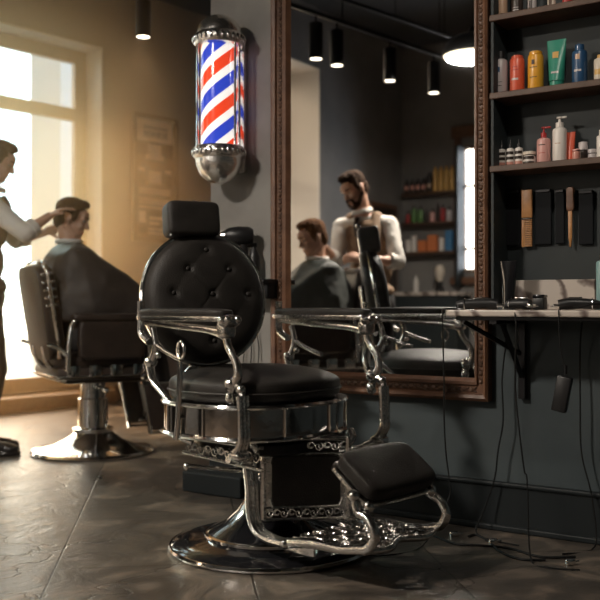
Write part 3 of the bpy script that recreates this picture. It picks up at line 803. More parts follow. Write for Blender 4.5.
def person(label, J, o):
    """J: joints in room coordinates; o: look"""
    base = V3(J['base']); t = thing('person', label, 'person', base)
    H = V3(J['head']); R = rot_basis(J['hf'], J['hu']); vx = o.get('voxel', .0062)
    b = MB(); head_prims(b, H, R)
    nk = V3(J['neck']); cap(b, H+R @ V3((-.025,0,-.05)), .052, nk, .056)
    ch, wa, pe = V3(J['chest']), V3(J['waist']), V3(J['pelvis'])
    TR = rot_basis(J['tf'], (ch-pe))
    sL, sR = V3(J['sh'][0]), V3(J['sh'][1])
    b.ell(ch, (.105,.165,.17), TR); b.ell(wa, (.095,.135,.15), TR); b.ell(pe, (.11,.155,.12), TR)
    cap(b, nk, .055, ch+TR @ V3((0,0,.06)), .09)
    for s_ in (sL, sR): cap(b, nk+V3((0,0,-.035)), .045, s_, .052)
    for i in (0,1):
        s_, e_, w_ = V3(J['sh'][i]), V3(J['el'][i]), V3(J['wr'][i])
        cap(b, s_, .050, e_, .038); cap(b, e_, .039, w_, .025)
        hand_prims(b, w_, J['hd'][i], J['pn'][i], J['ts'][i], J.get('curl', (.6,.6))[i])
        h_, k_, a_ = V3(J['hip'][i]), V3(J['kn'][i]), V3(J['an'][i])
        cap(b, h_, .082, k_, .055); cap(b, k_, .052, a_, .036); cap(b, a_, .034, a_+V3(J['toe'][i])*.16+V3((0,0,-.045)), .026)
    bake('body', b, 'skin', t, vx, 3, .5)
    # hair
    hb = MB()
    def h(f, r, u): return H+R @ V3((f, r, u))
    hb.ell(h(-.024,0,.050), (.094,.079,.077), R); hb.ell(h(-.058,0,-.008), (.052,.070,.075), R)
    top = o.get('quiff', .02)
    hb.ell(h(.040,0,.098+top*.3), (.040,.052,.018+top*.6), R); hb.ell(h(.0,0,.100), (.072,.060,.026+top*.4), R)
    for s_ in (-1,1): hb.ell(h(.008,s_*.066,.030), (.032,.013,.042), R); hb.ell(h(.022,s_*.070,-.004), (.010,.007,.022), R)
    bake('hair', hb, o['hair'], t, .006, 2, .5, disp=.006, dscale=60)
    if o.get('beard'):
        bb_ = MB(); cap(bb_, h(.0,-.064,-.04), .014, h(.055,-.036,-.098), .019); cap(bb_, h(.0,.064,-.04), .014, h(.055,.036,-.098), .019)
        bb_.ell(h(.070,0,-.105), (.028,.036,.024), R); cap(bb_, h(.090,-.022,-.047), .007, h(.090,.022,-.047), .007)
        cap(bb_, h(.084,-.027,-.05), .009, h(.078,-.03,-.09), .014); cap(bb_, h(.084,.027,-.05), .009, h(.078,.03,-.09), .014)
        bake('beard', bb_, o['hair'], t, .005, 2, .4, disp=.003, dscale=80)
    for s_ in (-1,1):
        e = MB().ell(h(.0765,s_*.030,.006), (.009,.011,.0055), R).obj('eye', 'eye_white', t); world_part(e)
        e2 = MB().ell(h(.0835,s_*.030,.006), (.004,.0045,.0045), R).obj('iris', 'eye_dark', e); world_part(e2)
        eb = MB(); cap(eb, h(.096,s_*.016,.030), .0035, h(.080,s_*.048,.030), .003); world_part(eb.obj('eyebrow', o['hair'], t))
    # clothes
    if o.get('shirt'):
        c = MB(); c.ell(ch, (.116,.172,.18), TR); c.ell(wa, (.108,.145,.17), TR); cap(c, nk+V3((0,0,-.055)), .062, ch+TR @ V3((0,0,.08)), .095)
        for s_ in (sL, sR): cap(c, nk+V3((0,0,-.06)), .056, s_, .067)
        for i in (0,1):
            s_, e_, w_ = V3(J['sh'][i]), V3(J['el'][i]), V3(J['wr'][i])
            c2 = e_+(w_-e_).normalized()*.05
            cap(c, s_, .068, s_.lerp(e_,.55), .061); cap(c, s_.lerp(e_,.5), .061, e_, .054); cap(c, e_, .054, c2, .050)
        so = bake('shirt', c, o['shirt'], t, .009, 3, .5, disp=.004, dscale=14)
        cr = MB(); up = (H-nk).normalized(); A = rot_basis(J['tf'], up)
        ctr = nk+up*.005
        cr.tube([ctr+A @ V3((.068*math.cos(a)+.008, .064*math.sin(a), .010-.018*math.cos(a))) for a in [2*PI*k/28 for k in range(28)]], .017, seg=8, closed=True, smooth=False, flat=.6)
        world_part(cr.obj('collar', o['shirt'], so))
        for i in (0,1):
            e_, w_ = V3(J['el'][i]), V3(J['wr'][i]); dd = (w_-e_).normalized(); c2 = e_+dd*.055; aa, bb2 = frame_of(dd)
            cf = MB().tube([c2-dd*.018, c2+dd*.018], [.058,.056], seg=20, smooth=False); world_part(cf.obj('rolled_cuff', o['shirt'], so))
    if o.get('vest'):
        c = MB(); c.ell(ch+TR @ V3((.0,0,-.035)), (.141,.192,.165), TR); c.ell(ch+TR @ V3((.01,0,.05)), (.125,.160,.11), TR); c.ell(wa, (.128,.166,.17), TR); c.ell(pe+TR @ V3((0,0,.06)), (.134,.175,.08), TR)
        for s_ in (-1,1):
            sp_ = sL if (sL-nk).dot(TR @ V3((0,1,0)))*s_ > 0 else sR
            k1 = nk.lerp(sp_, .52)+V3((0,0,.0))
            cap(c, k1+TR @ V3((0,0,.006)), .052, ch+TR @ V3((.08,s_*.095,.02)), .055); cap(c, k1+TR @ V3((0,0,.008)), .045, ch+TR @ V3((-.06,s_*.09,.02)), .05)
        vo_ = bake('vest', c, o['vest'], t, .009, 3, .5)
        for k in range(4):
            world_part(MB().ell(wa+TR @ V3((.130,.0,.12-k*.075)), (.005,.009,.009), TR).obj('vest_button', 'brown_glass', vo_))
        n0 = nk+TR @ V3((.075,0,-.05)); n1 = ch+TR @ V3((.135,0,.02))
        ti = MB(); ti.tube([n0, n0.lerp(n1,.4)+TR @ V3((.02,0,0)), n1], [.018,.014,.024], seg=8, flat=1.0, side=TR @ V3((0,1,0)))
        ti.ell(n0, .02); world_part(ti.obj('necktie', 'brown_glass', t))
    c = MB(); c.ell(pe, (.125,.172,.13), TR)
    for i in (0,1):
        h_, k_, a_ = V3(J['hip'][i]), V3(J['kn'][i]), V3(J['an'][i])
        cap(c, h_, .097, k_, .071); cap(c, k_, .069, a_+V3((0,0,.02)), .058)
    bake('trousers', c, 'trousers', t, .012, 3, .5, disp=.004, dscale=12)
    for i in (0,1):
        a_ = V3(J['an'][i]); td = V3(J['toe'][i]).normalized(); Rr = rot_basis(td, (0,0,1))
        f0 = V3((a_.x, a_.y, J.get('floor', (0,0))[i]))
        c = MB(); cap(c, f0+V3((0,0,.085)), .045, f0+V3((0,0,.045))-td*.02, .040); cap(c, f0+V3((0,0,.06))+td*.02, .042, f0+V3((0,0,.042))+td*.15, .036)
        c.ell(f0+V3((0,0,.038))+td*.16, (.06,.045,.032), Rr); c.superell(f0+V3((0,0,.012))+td*.07, (.155,.046,.012), .3,.6, Rr)
        world_part(bake_local('shoe', c, 'shoe', t))
    if o.get('cape'):
        cb = MB()
        for pt in J['cape']: cb.bm.verts.new(pt)
        res = bmesh.ops.convex_hull(cb.bm, input=cb.bm.verts)
        bmesh.ops.delete(cb.bm, geom=[v for v in cb.bm.verts if not v.link_faces], context='VERTS')
        for q0, q1, r0 in J.get('folds', ()): cb.tube([q0, V3(q0).lerp(V3(q1), .5)+V3((0,0,.006)), q1], [r0*.5, r0, r0*1.3], seg=8)
        bake('cape', cb, o['cape'], t, .013, 7, .6, disp=.010, dscale=7)
        up = (H-nk).normalized(); A = rot_basis(J['tf'], up)
        cr = MB().tube([nk+A @ V3((.072*math.cos(a), .07*math.sin(a), .02)) for a in [2*PI*k/28 for k in range(28)]], .014, seg=8, closed=True, smooth=False)
        world_part(cr.obj('neck_strip', 'shirt_white', t))
    return t
def bake_local(name, mb, m, parent):
    q = bake(name, mb, m, None, .006, 3, .5); q.parent = parent; return q

def cape_points(nk, shs, els, kn, f, low, back=.13):
    pts = []; f = V3(f).normalized(); r = V3((f.y, -f.x, 0))
    bot = (V3(els[0])+V3(els[1]))/2
    for w_ in (-1,0,1):
        for q, bk_ in ((.22,.15),(.5,.19),(1.0,.22)):
            c_ = nk.lerp(bot, q); pts.append(c_+r*(w_*(.12+.06*q))-f*bk_)
        pts.append(V3((bot.x,bot.y,low))+r*w_*.2-f*.22)
    for k in range(10):
        a = 2*PI*k/10; pts.append(nk+f*(.078*math.cos(a))+r*(.078*math.sin(a))+V3((0,0,.008)))
    for p, rad in [(s, .085) for s in shs]+[(e, .085) for e in els]+[(k_, .10) for k_ in kn]:
        p = V3(p)
        for dx in (-1,1):
            for dy in (-1,1):
                for dz in (-1,1): pts.append(p+f*dx*rad*.6+r*dy*rad*.6+V3((0,0,dz*rad*.6)))
        pts.append(p+V3((0,0,rad)))
    lo = []
    for p in list(shs)+list(els)+list(kn):
        p = V3(p); lo.append(V3((p.x, p.y, low))+(p-nk).normalized()*.03)
    return pts+lo

# barber at the left edge, reaching for the customer's hair
hB = P(-2, 161, 5.68)
bx = lambda px, py, z: P(px, py, z)
fB = V3((.93,.2,0)).normalized(); rB = V3((fB.y,-fB.x,0))
pelB = bx(-16, 298, 5.68); pelB = V3((pelB.x, pelB.y, .95))
J = dict(base=(pelB.x, pelB.y, 0), head=hB, hf=(.9,.12,-.42), hu=(.35,0,.95), neck=bx(-9,190,5.68), chest=bx(-16,222,5.68), waist=bx(-18,262,5.68), pelvis=pelB, tf=fB,
    sh=[bx(-12,208,5.86), bx(-8,207,5.50)], el=[bx(16,240,5.86), bx(25,233,5.45)], wr=[bx(45,232,5.86), bx(49,216,5.56)],
    hd=[(.9,-.25,.25),(.86,.25,.50)], pn=[(.2,-.7,-.7),(.2,.1,-.95)], ts=[1,-1], curl=(.7,.5),
    hip=[pelB-rB*.09+V3((0,0,-.04)), pelB+rB*.09+V3((0,0,-.04))],
    kn=[pelB-rB*.1+fB*.06+V3((0,0,-.45)), pelB+rB*.1+fB*.04+V3((0,0,-.46))],
    an=[pelB-rB*.1-fB*.02+V3((0,0,-.87)), pelB+rB*.1+V3((0,0,-.87))], toe=[fB, fB])
person('barber in white shirt and brown vest at the left edge, reaching for hair', J, dict(hair='hair_brown', shirt='shirt_white', vest='vest_brown', quiff=.02))

# his customer
f1 = V3((math.cos(math.radians(30)), math.sin(math.radians(30)), 0)); r1 = V3((f1.y,-f1.x,0))
pel = C2-f1*.12+V3((0,0,.70)); hC = P(72, 219, 5.70)
nkC = P(69, 245, 5.69)
shC = [nkC-r1*.18+V3((0,0,-.08)), nkC+r1*.18+V3((0,0,-.08))]
elC = [pel-r1*.22+f1*.08+V3((0,0,.24)), pel+r1*.22+f1*.08+V3((0,0,.24))]
wrC = [pel-r1*.12+f1*.30+V3((0,0,.26)), pel+r1*.12+f1*.30+V3((0,0,.26))]
knC = [pel-r1*.13+f1*.45+V3((0,0,.0)), pel+r1*.13+f1*.45+V3((0,0,.0))]
anC = [k+f1*.1+V3((0,0,-.44)) for k in knC]
J = dict(base=(pel.x,pel.y,0), head=hC, hf=(.93,.10,-.30), hu=(.25,.05,.97), neck=nkC, chest=nkC.lerp(pel,.32), waist=nkC.lerp(pel,.68), pelvis=pel, tf=f1,
    sh=shC, el=elC, wr=wrC, hd=[f1,f1], pn=[(0,0,-1)]*2, ts=[1,-1], hip=[pel-r1*.09, pel+r1*.09], kn=knC, an=anC, toe=[f1,f1], floor=(.15,.15),
    cape=cape_points(nkC, shC, elC, [k+V3((0,0,.12))+f1*.05 for k in knC], f1, .80),
    folds=[(nkC-r1*.05+V3((0,0,-.05)), elC[1]+f1*.1-r1*.03, .02), (nkC+f1*.08+V3((0,0,-.06)), knC[1]+V3((0,0,.2)), .022), (nkC+f1*.04+r1*.06+V3((0,0,-.08)), wrC[1]+r1*.1, .02)])
person('seated customer with short brown hair under a dark cape, by the window', J, dict(hair='hair_brown', cape='cape_brown', quiff=.015))

# the pair seen only in the mirror (their places worked back through the glass)
vf = V3((-.80,-.55,0)).normalized()
def vv(px, py, z): return VP(px, py, z)
fM = REFV(V3((-.92,-.38,0)).normalized()); rM = V3((fM.y,-fM.x,0))
ZC = 6.35
hM = vv(312, 238, ZC); nkM = vv(317, 261, ZC+.03); pelM = V3((nkM.x, nkM.y, .68))-fM*.04
shM = [nkM-rM*.19+V3((0,0,-.09)), nkM+rM*.19+V3((0,0,-.09))]
elM = [pelM-rM*.25+fM*.06+V3((0,0,.22)), pelM+rM*.25+fM*.06+V3((0,0,.22))]
wrM = [pelM-rM*.12+fM*.3+V3((0,0,.2)), pelM+rM*.12+fM*.3+V3((0,0,.2))]
knM = [pelM-rM*.13+fM*.45, pelM+rM*.13+fM*.45]; anM = [k+fM*.1+V3((0,0,-.44)) for k in knM]
hfm = REFV(V3((-.82,-.42,-.36))); J = dict(base=(pelM.x,pelM.y,0), head=hM, hf=hfm, hu=(0,0,1), neck=nkM, chest=nkM.lerp(pelM,.32), waist=nkM.lerp(pelM,.68), pelvis=pelM, tf=fM,
    sh=shM, el=elM, wr=wrM, hd=[fM,fM], pn=[(0,0,-1)]*2, ts=[1,-1], hip=[pelM-rM*.09, pelM+rM*.09], kn=knM, an=anM, toe=[fM,fM], floor=(.14,.14),
    cape=cape_points(nkM, shM, elM, [k+V3((0,0,.1)) for k in knM], fM, .62),
    folds=[(nkM+fM*.08+V3((0,0,-.07)), knM[0]+V3((0,0,.16)), .02), (nkM+fM*.06+rM*.06+V3((0,0,-.07)), wrM[1]+V3((0,0,.06)), .02), (nkM-rM*.08+V3((0,0,-.08)), elM[0]+V3((0,0,.05)), .018)])
person('customer with reddish brown hair under a grey cape, seen in the big mirror', J, dict(hair='hair_light', cape='cape_grey', quiff=.015))
mc = V3((pelM.x, pelM.y, 0))+fM*.12
ch3 = modern_chair('chrome pedestal barber chair under the grey caped customer in the mirror', mc, math.atan2(fM.y, fM.x))

ZB = 6.62
fN = REFV(V3((-.62,-.74,0)).normalized()); rN = V3((fN.y,-fN.x,0))
hN = vv(354, 189, ZB); nkN = vv(363, 213, ZB+.06); pelN = vv(372, 300, ZB+.1)
# screen left/right of the reflected body
J = dict(base=(pelN.x,pelN.y,0), head=hN, hf=REFV(V3((-.66,-.55,-.50))), hu=REFV(V3((-.28,-.1,.95))), neck=nkN, chest=vv(369,240,ZB+.08), waist=vv(371,270,ZB+.1), pelvis=pelN, tf=fN,
    sh=[vv(342,227,ZB-.02+.14), vv(389,225,ZB+.02)], el=[vv(336,262,ZB+.02), vv(398,262,ZB-.12)], wr=[vv(325,247,ZB-.12), vv(362,259,ZB-.28)],
    hd=[REFV(V3((-.8,-.2,.1))), REFV(V3((-.95,-.1,.1)))], pn=[(0,0,-1), REFV(V3((0,.8,-.5)))], ts=[1,1], curl=(1.1,1.0),
    hip=[pelN-rN*.09+V3((0,0,-.04)), pelN+rN*.09+V3((0,0,-.04))], kn=[pelN-rN*.1+fN*.04+V3((0,0,-.45)), pelN+rN*.1+fN*.04+V3((0,0,-.45))],
    an=[V3((pelN.x,pelN.y,.08))-rN*.1, V3((pelN.x,pelN.y,.08))+rN*.1], toe=[fN,fN])
person('bearded barber in a white shirt, tan vest and dark tie, seen in the big mirror', J, dict(hair='hair_brown', shirt='shirt_white', vest='vest_tan', beard=True, quiff=.02))

# ---------------------------------------------------------------- the big wall mirror
sA, sB = ws(272,.03), ws(489,.03); zB = wz(430, 398, .03); zT = 2.62; FWd = .092
t = thing('wall_mirror', 'tall wall mirror in a carved dark wooden frame hanging on the dark wall', 'mirror', W((sA+sB)/2, 0, zB), WANG)
MB().box(W((sA+sB)/2, GLD-.006, (zB+zT)/2), (sB-sA-.06, .012, zT-zB-.06), WR)
o = MB().box(W((sA+sB)/2, GLD-.006, (zB+zT)/2), (sB-sA-.06, .012, zT-zB-.06), WR).obj('mirror_glass', 'mirror', t, smooth=False); world_part(o)
prof = [(0,.0),(0,.042),(.012,.052),(.026,.048),(.030,.036),(.060,.034),(.066,.044),(.078,.044),(.086,.03),(.092,.022),(.092,.0)]
def mitred(mb, a0, a1, z0, z1, prof):
    bm = mb.bm; loops = []
    for (w, d) in prof:
        loops.append([bm.verts.new(W(a, d, z)) for a, z in ((a0+w*1.1, z0+w), (a1-w*.72, z0+w), (a1-w*.72, z1-w), (a0+w*1.1, z1-w))])
    for A, Bq in zip(loops, loops[1:]):
        for k in range(4): bm.faces.new((A[k], A[(k+1) % 4], Bq[(k+1) % 4], Bq[k]))
    A, Bq = loops[-1], loops[0]
    for k in range(4): bm.faces.new((A[k], A[(k+1) % 4], Bq[(k+1) % 4], Bq[k]))
f = MB(); mitred(f, sA, sB, zB, zT, prof); fo = world_part(f.obj('mirror_frame', 'wood', t, angle=25))
cv = MB(); w = .045; step = .034
def motif(p, ax, ay):
    Rm = Matrix((ax, ay, NR)).transposed()
    cv.ell(p, (.011,.011,.007), Rm, 8, 6)
    for sg in (-1,1): cv.ell(p+ax*.015+ay*(sg*.006), (.009,.004,.005), Rm @ Matrix.Rotation(sg*.5,3,'Z'), 6, 4)
s_ = sA+w
while s_ < sB-w+.001: motif(W(s_, .036, zB+w), U, V3((0,0,1))); s_ += step
z_ = zB+w+step
while z_ < zT-w:
    motif(W(sA+w*1.1, .036, z_), V3((0,0,1)), U); motif(W(sB-w*.72, .036, z_), V3((0,0,1)), U); z_ += step
world_part(cv.obj('carved_border', 'wood_carved', fo))

# ---------------------------------------------------------------- barber pole
pd_ = .15; ps = ws(219, pd_); pc = W(ps, pd_, 0); sc = F/pc.y
z_of = lambda y: CH-(y-HZ)/F*pc.y
t = thing('barber_pole', 'lit red, white and blue striped barber pole with chrome ends on the concrete wall', 'barber pole', (pc.x, pc.y, z_of(183)))
zb, zt = z_of(150), z_of(43)
k = MB().lathe([(.085,zb-z_of(99)),(.085,zt-z_of(99))], seg=64); go = k.obj('striped_cylinder', 'pole_stripes', t); go.location = (0,0,z_of(99)-z_of(183))
def pz(v): return v-z_of(183)
def Lz(*a): return [(r, pz(z_of(y))) for r, y in a]
MB().lathe(Lz((.09,47),(.112,46),(.120,42),(.121,38),(.112,35.5),(.106,34))+[(.105*math.cos(a), pz(z_of(34))+(z_of(15)-z_of(34))*math.sin(a)) for a in [k*PI/2/10 for k in range(11)]]).obj('top_cap', 'cap_chrome', t)
for yy, rr_ in ((40,.119),(153,.121)):
    kb = MB()
    for k in range(28): kb.ell((rr_*math.cos(2*PI*k/28), rr_*math.sin(2*PI*k/28), pz(z_of(yy))), (.009,.009,.016), None, 10, 8)
    kb.obj('cap_beading', 'chrome', t)
MB().lathe(Lz((.09,146),(.112,147),(.122,150),(.123,155),(.116,158),(.108,159.5))+[(.108*math.cos(a), pz(z_of(160))-(z_of(160)-z_of(184))*math.sin(a)) for a in [k*PI/2/10 for k in range(11)]]).obj('bottom_cap', 'cap_chrome', t)
ro = MB(); toC = (V3((0,0,0))-V3((pc.x,pc.y,0))).normalized()
for px_ in (197.5, 234.5):
    k = (px_-219)/F*pc.y; side = V3((-toC.y*-1*0+toC.y*-1, toC.x, 0)); side = V3((1,0,0))*0+V3((-toC.y, toC.x, 0))
    a = math.asin(max(-1,min(1,k/.10))); d = toC*math.cos(a)*.10+V3((-toC.y,toC.x,0)).normalized()*(.10*math.sin(a))*(1)
    ro.tube([V3((d.x,d.y,pz(zb))), V3((d.x,d.y,pz(zt)))], .006, seg=8, smooth=False)
for a in (1.2, 2.6, 4.0):
    d = Matrix.Rotation(a,3,'Z') @ toC*.10
    ro.tube([V3((d.x,d.y,pz(zb))), V3((d.x,d.y,pz(zt)))], .006, seg=8, smooth=False)
ro.obj('cage_bar', 'chrome', t)
bp_ = MB(); zc = (z_of(33)+z_of(171))/2
sBk = ws(243, .02)
bp_.box(W(ps, .02, zc), (.12, .035, z_of(33)-z_of(171)), WR, .01)
bp_.box(W(ps, .06, z_of(38)), (.05,.09,.05), WR, .01); bp_.box(W(ps, .06, z_of(160)), (.05,.09,.05), WR, .01)
world_part(bp_.obj('back_plate', 'old_chrome', t))

# ---------------------------------------------------------------- framed poster
qa, qb = bq(133,.03), bq(178,.03); pzt = CH-(111-HZ)/F*B(qa,0,0).y; pzb = CH-(241-HZ)/F*B(qa,0,0).y
t = thing('framed_poster', 'tall framed vintage barber shop print on the far wall', 'poster', B((qa+qb)/2, 0, pzb))
f = MB(); cx = (qa+qb)/2
for a in (qa+.02, qb-.02): f.box(B(a,.02,(pzt+pzb)/2), (.04,.035,pzt-pzb), BR, .004)
for z in (pzt-.02, pzb+.02): f.box(B(cx,.02,z), (qb-qa,.035,.04), BR, .004)
mat('frame_dark', (.035,.022,.015), .5)
world_part(f.obj('frame', 'frame_dark', t, smooth=False))
mat('poster_paper', (.12,.085,.055), .6, var=.08, vscale=5); mat('poster_ink', (.02,.014,.01), .6); mat('poster_pale', (.62,.52,.40), .6)
world_part(MB().box(B(cx,.008,(pzt+pzb)/2), (qb-qa-.07,.008,pzt-pzb-.07), BR).obj('print', 'poster_paper', t, smooth=False))
ink = MB(); pale = MB(); Wd = qb-qa; Hh = pzt-pzb
def pr_(mb, u0, u1, v0, v1, d=.0135): mb.box(B(qa+Wd*(u0+u1)/2, d, pzt-Hh*(v0+v1)/2), (Wd*(u1-u0), .002, Hh*(v1-v0)), BR)
pr_(pale,.10,.90,.04,.21)
# mustached emblem and lettering at the top
for i, (u0,u1) in enumerate(((.26,.36),(.40,.50),(.54,.62),(.66,.76))):
    pr_(ink,u0,u0+.025,.12,.18,.0155); pr_(ink,u1-.025,u1,.12,.18,.0155); pr_(ink,u0,u1,.145,.155,.0155)
pr_(ink,.24,.78,.095,.105,.0155)
pr_(ink,.12,.30,.23,.32); pr_(ink,.70,.88,.23,.32)
pr_(pale,.36,.64,.23,.31); pr_(pale,.30,.70,.31,.35)
pr_(ink,.12,.3,.46,.55); pr_(ink,.72,.88,.46,.55); pr_(pale,.36,.64,.44,.54); pr_(pale,.15,.27,.42,.45); pr_(pale,.73,.86,.42,.45)
for v in (.58,.605,.66,.685,.72): pr_(pale,.16,.84,v,v+.014)
pr_(ink,.12,.88,.63,.645); pr_(pale,.16,.30,.76,.85); pr_(ink,.36,.60,.76,.79); pr_(pale,.38,.84,.80,.82); pr_(pale,.38,.60,.84,.86); pr_(ink,.64,.84,.76,.785)
pr_(ink,.14,.30,.88,.93); pr_(pale,.36,.84,.89,.905); pr_(pale,.36,.84,.92,.935)
world_part(ink.obj('dark_print', 'poster_ink', t, smooth=False)); world_part(pale.obj('pale_print', 'poster_pale', t, smooth=False))

# ---------------------------------------------------------------- shelf unit and counter at the right
UD = .16; u0 = ws(490.5, UD); u1 = .95
t = thing('shelf_unit', 'dark wooden wall shelving with three boards of bottles right of the mirror', 'shelf', W((u0+u1)/2, 0, .95), WANG)
SZ = [wz(491, 15, UD), wz(491, 93, UD), wz(491, 166, UD)]
k = MB().box(W((u0+u1)/2, .006, (.90+2.7)/2), (u1-u0, .012, 1.8), WR); world_part(k.obj('back_panel', 'niche', t, smooth=False))
k = MB().box(W(u0+.006, UD/2, (.90+2.7)/2), (.012, UD-.01, 1.8), WR, .002); world_part(k.obj('side_panel', 'niche', t, smooth=False))
k = MB().box(W(u1-.010, UD/2, (.90+2.7)/2), (.02, UD-.01, 1.8), WR, .002); world_part(k.obj('side_panel', 'niche', t, smooth=False))
for z in SZ+[2.45]:
    k = MB().box(W((u0+u1)/2, UD/2+.004, z-.012), (u1-u0+.006, UD, .024), WR, .003); world_part(k.obj('shelf_board', 'shelf_wood', t, smooth=False))
# counter
CD = .35; c0 = ws(445, CD); CT = .882
t = thing('counter', 'narrow white marble counter with dark veins on black brackets right of the mirror', 'counter', W((c0+1)/2, 0, .55), WANG)
cpoly = [(c0,0),(1.1,0),(1.1,CD),(c0+.0,CD)]
k = MB().box(W((c0+1.1)/2, CD/2, CT-.0125), (1.1-c0, CD, .025), WR, .006); world_part(k.obj('marble_slab', 'marble', t, smooth=False))
k = MB().box(W((c0+1.1)/2+.01, CD/2-.01, CT-.032), (1.1-c0-.04, CD-.04, .014), WR, .002); world_part(k.obj('slab_support', 'dark_metal', t, smooth=False))
ms0, ms1 = ws(516,.02), ws(596,.02)
k = MB().box(W((ms0+ms1)/2, .024, CT+.058), (ms1-ms0, .02, .115), WR, .003); world_part(k.obj('backsplash', 'marble', t, smooth=False))
for sx in (.10, .80):
    k = MB().box(W(sx,.018,.70), (.03,.02,.34), WR, .003).box(W(sx,CD/2,CT-.045), (.03,CD-.06,.016), WR, .002)
    k.tube([W(sx,.03,.62), W(sx,CD-.12,CT-.05)], .011, seg=6, smooth=False); world_part(k.obj('bracket', 'dark_metal', t, smooth=False))
k = MB(); a, b_ = W(sx*0-.02, CD-.08, CT-.045), W(.13, .03, .70)
k.tube([W(c0+.03, CD-.1, CT-.045), W(.09,.03,.71)], .010, seg=6, smooth=False); world_part(k.obj('brace', 'dark_metal', t, smooth=False))

# ---------------------------------------------------------------- bottles
def bottle(label, cat, loc, r, h, m, kind='cyl', capm='black_plastic', cap_h=.02, cap_r=None, grp=None, lab=None, name='bottle', stripes_=None, rz=None):
    t = thing(name, label, cat, loc, WANG if rz is None else rz, grp)
    if kind == 'tube':      # squeeze tube standing on its cap: round at the cap, flat crimp on top
        b = MB(); n = 24; rings = []
        for i in range(9):
            q = i/8; rx = r*(.80+.25*q); ry = r*.8*(1-q)+.002; z = cap_h+(h-cap_h)*q
            rings.append([b.bm.verts.new((rx*math.cos(2*PI*k/n), ry*math.sin(2*PI*k/n), z)) for k in range(n)])
        for A, Bq in zip(rings, rings[1:]):
            for k in range(n): b.bm.faces.new((A[k], A[(k+1) % n], Bq[(k+1) % n], Bq[k]))
        b.bm.faces.new(rings[0][::-1]); b.bm.faces.new(rings[-1]); bo = b.obj('body', m, t)
        MB().lathe([(0,0),(r*.74,0),(r*.76,.004),(r*.74,cap_h),(0,cap_h)], seg=28).obj('cap', capm, t)
    elif kind == 'box':
        bo = MB().box((0,0,h/2), (r*2, r*1.2, h), None, .002).obj('body', m, t, smooth=False)
    else:
        sh = min(r*.5, .015)
        b = MB().lathe([(0,0),(r*.95,0),(r,.004),(r,h-sh),(r*.92,h-sh*.45),(r*.6,h-.001),(r*.42,h),(0,h)], seg=28); bo = b.obj('body', m, t)
        cr = cap_r or r*.42
        if kind == 'pump':
            MB().lathe([(0,h),(cr,h),(cr,h+cap_h*.45),(cr*.35,h+cap_h*.5),(cr*.3,h+cap_h*.85),(cr*.8,h+cap_h*.88),(cr*.75,h+cap_h),(0,h+cap_h)], seg=18).box((.012,0,h+cap_h*.93), (.03,.009,.007), None, .002).obj('pump', capm, t)
        elif kind == 'dropper':
            MB().lathe([(0,h),(cr,h),(cr*.9,h+cap_h*.4),(cr*.35,h+cap_h*.6),(cr*.22,h+cap_h),(0,h+cap_h)], seg=18).obj('dropper', capm, t)
        elif kind == 'jar':
            MB().lathe([(0,h),(r*1.02,h),(r*1.02,h+cap_h-.002),(r*.96,h+cap_h),(0,h+cap_h)], seg=24).obj('lid', capm, t)
        else:
            MB().lathe([(0,h-.004),(cr,h-.004),(cr,h+cap_h-.002),(cr*.9,h+cap_h),(0,h+cap_h)], seg=24).obj('cap', capm, t)
    if lab:      # label marks, printed on the front
        for (z0, z1, wd, mm) in lab:
            rr = r*.8 if kind == 'tube' else r
            k = MB(); n = 10; a0, a1 = -PI/2-wd, -PI/2+wd; vs = []
            for i in range(n+1):
                a = a0+(a1-a0)*i/n
                if kind == 'tube':
                    def tp(z): q = (z-cap_h)/(h-cap_h); return (r*(.80+.25*q)*math.cos(a), (r*.8*(1-q)+.003)*math.sin(a), z)
                    vs.append((tp(z0), tp(z1)))
                elif kind == 'box': vs.append(((r*1.6*(i/n-.5)*wd, -r*.6-.0008, z0), (r*1.6*(i/n-.5)*wd, -r*.6-.0008, z1)))
                else: vs.append(((rr*1.012*math.cos(a), rr*1.012*math.sin(a), z0), (rr*1.012*math.cos(a), rr*1.012*math.sin(a), z1)))
            V = [(k.bm.verts.new(a), k.bm.verts.new(b)) for a, b in vs]
            for (a, b), (c, d) in zip(V, V[1:]): k.bm.faces.new((a, c, d, b))
            k.obj('label', mm, bo, recalc=False)
    return t
IR = .085
def on_shelf(px, i, d=IR): p = W(ws(px, d), d, SZ[i]+.0005); return p
k_ = 1/ (F/3.55)
def mm_(px): return px*3.5/F
G2 = 'bottles on the middle shelf board'; G3 = 'bottles on the lowest shelf board'; G1 = 'bottles on the top shelf board'
bottle('grey white bottle with black cap, leftmost on the middle board', 'bottle', on_shelf(501,1), mm_(7), mm_(39), 'grey_white', 'cyl', cap_h=.03, cap_r=mm_(4.5), grp=G2, lab=[(.05,.052,.6,'brown_glass'),(.09,.11,.25,'blue'),(.035,.038,.5,'brown_glass')])
bottle('coral orange bottle beside the yellow one', 'bottle', on_shelf(517.5,1), mm_(7.5), mm_(38), 'orange', 'cyl', 'orange', cap_h=.006, cap_r=mm_(6), grp=G2, lab=[(.05,.058,.5,'grey_white'),(.10,.103,.4,'red'),(.088,.091,.5,'red')])
bottle('yellow bottle with brown print beside the green tube', 'bottle', on_shelf(536,1), mm_(8), mm_(39), 'yellow', 'cyl', 'yellow', cap_h=.008, cap_r=mm_(6.5), grp=G2, lab=[(.05,.053,.5,'shelf_wood'),(.10,.118,.2,'shelf_wood'),(.088,.091,.5,'shelf_wood')])
bottle('green squeeze tube with gold emblem standing on its cap', 'tube', on_shelf(557,1), mm_(9.5), mm_(50), 'green', 'tube', 'green', cap_h=.028, grp=G2, lab=[(.055,.063,.5,'grey_white'),(.115,.14,.35,'gold')], name='squeeze_tube')
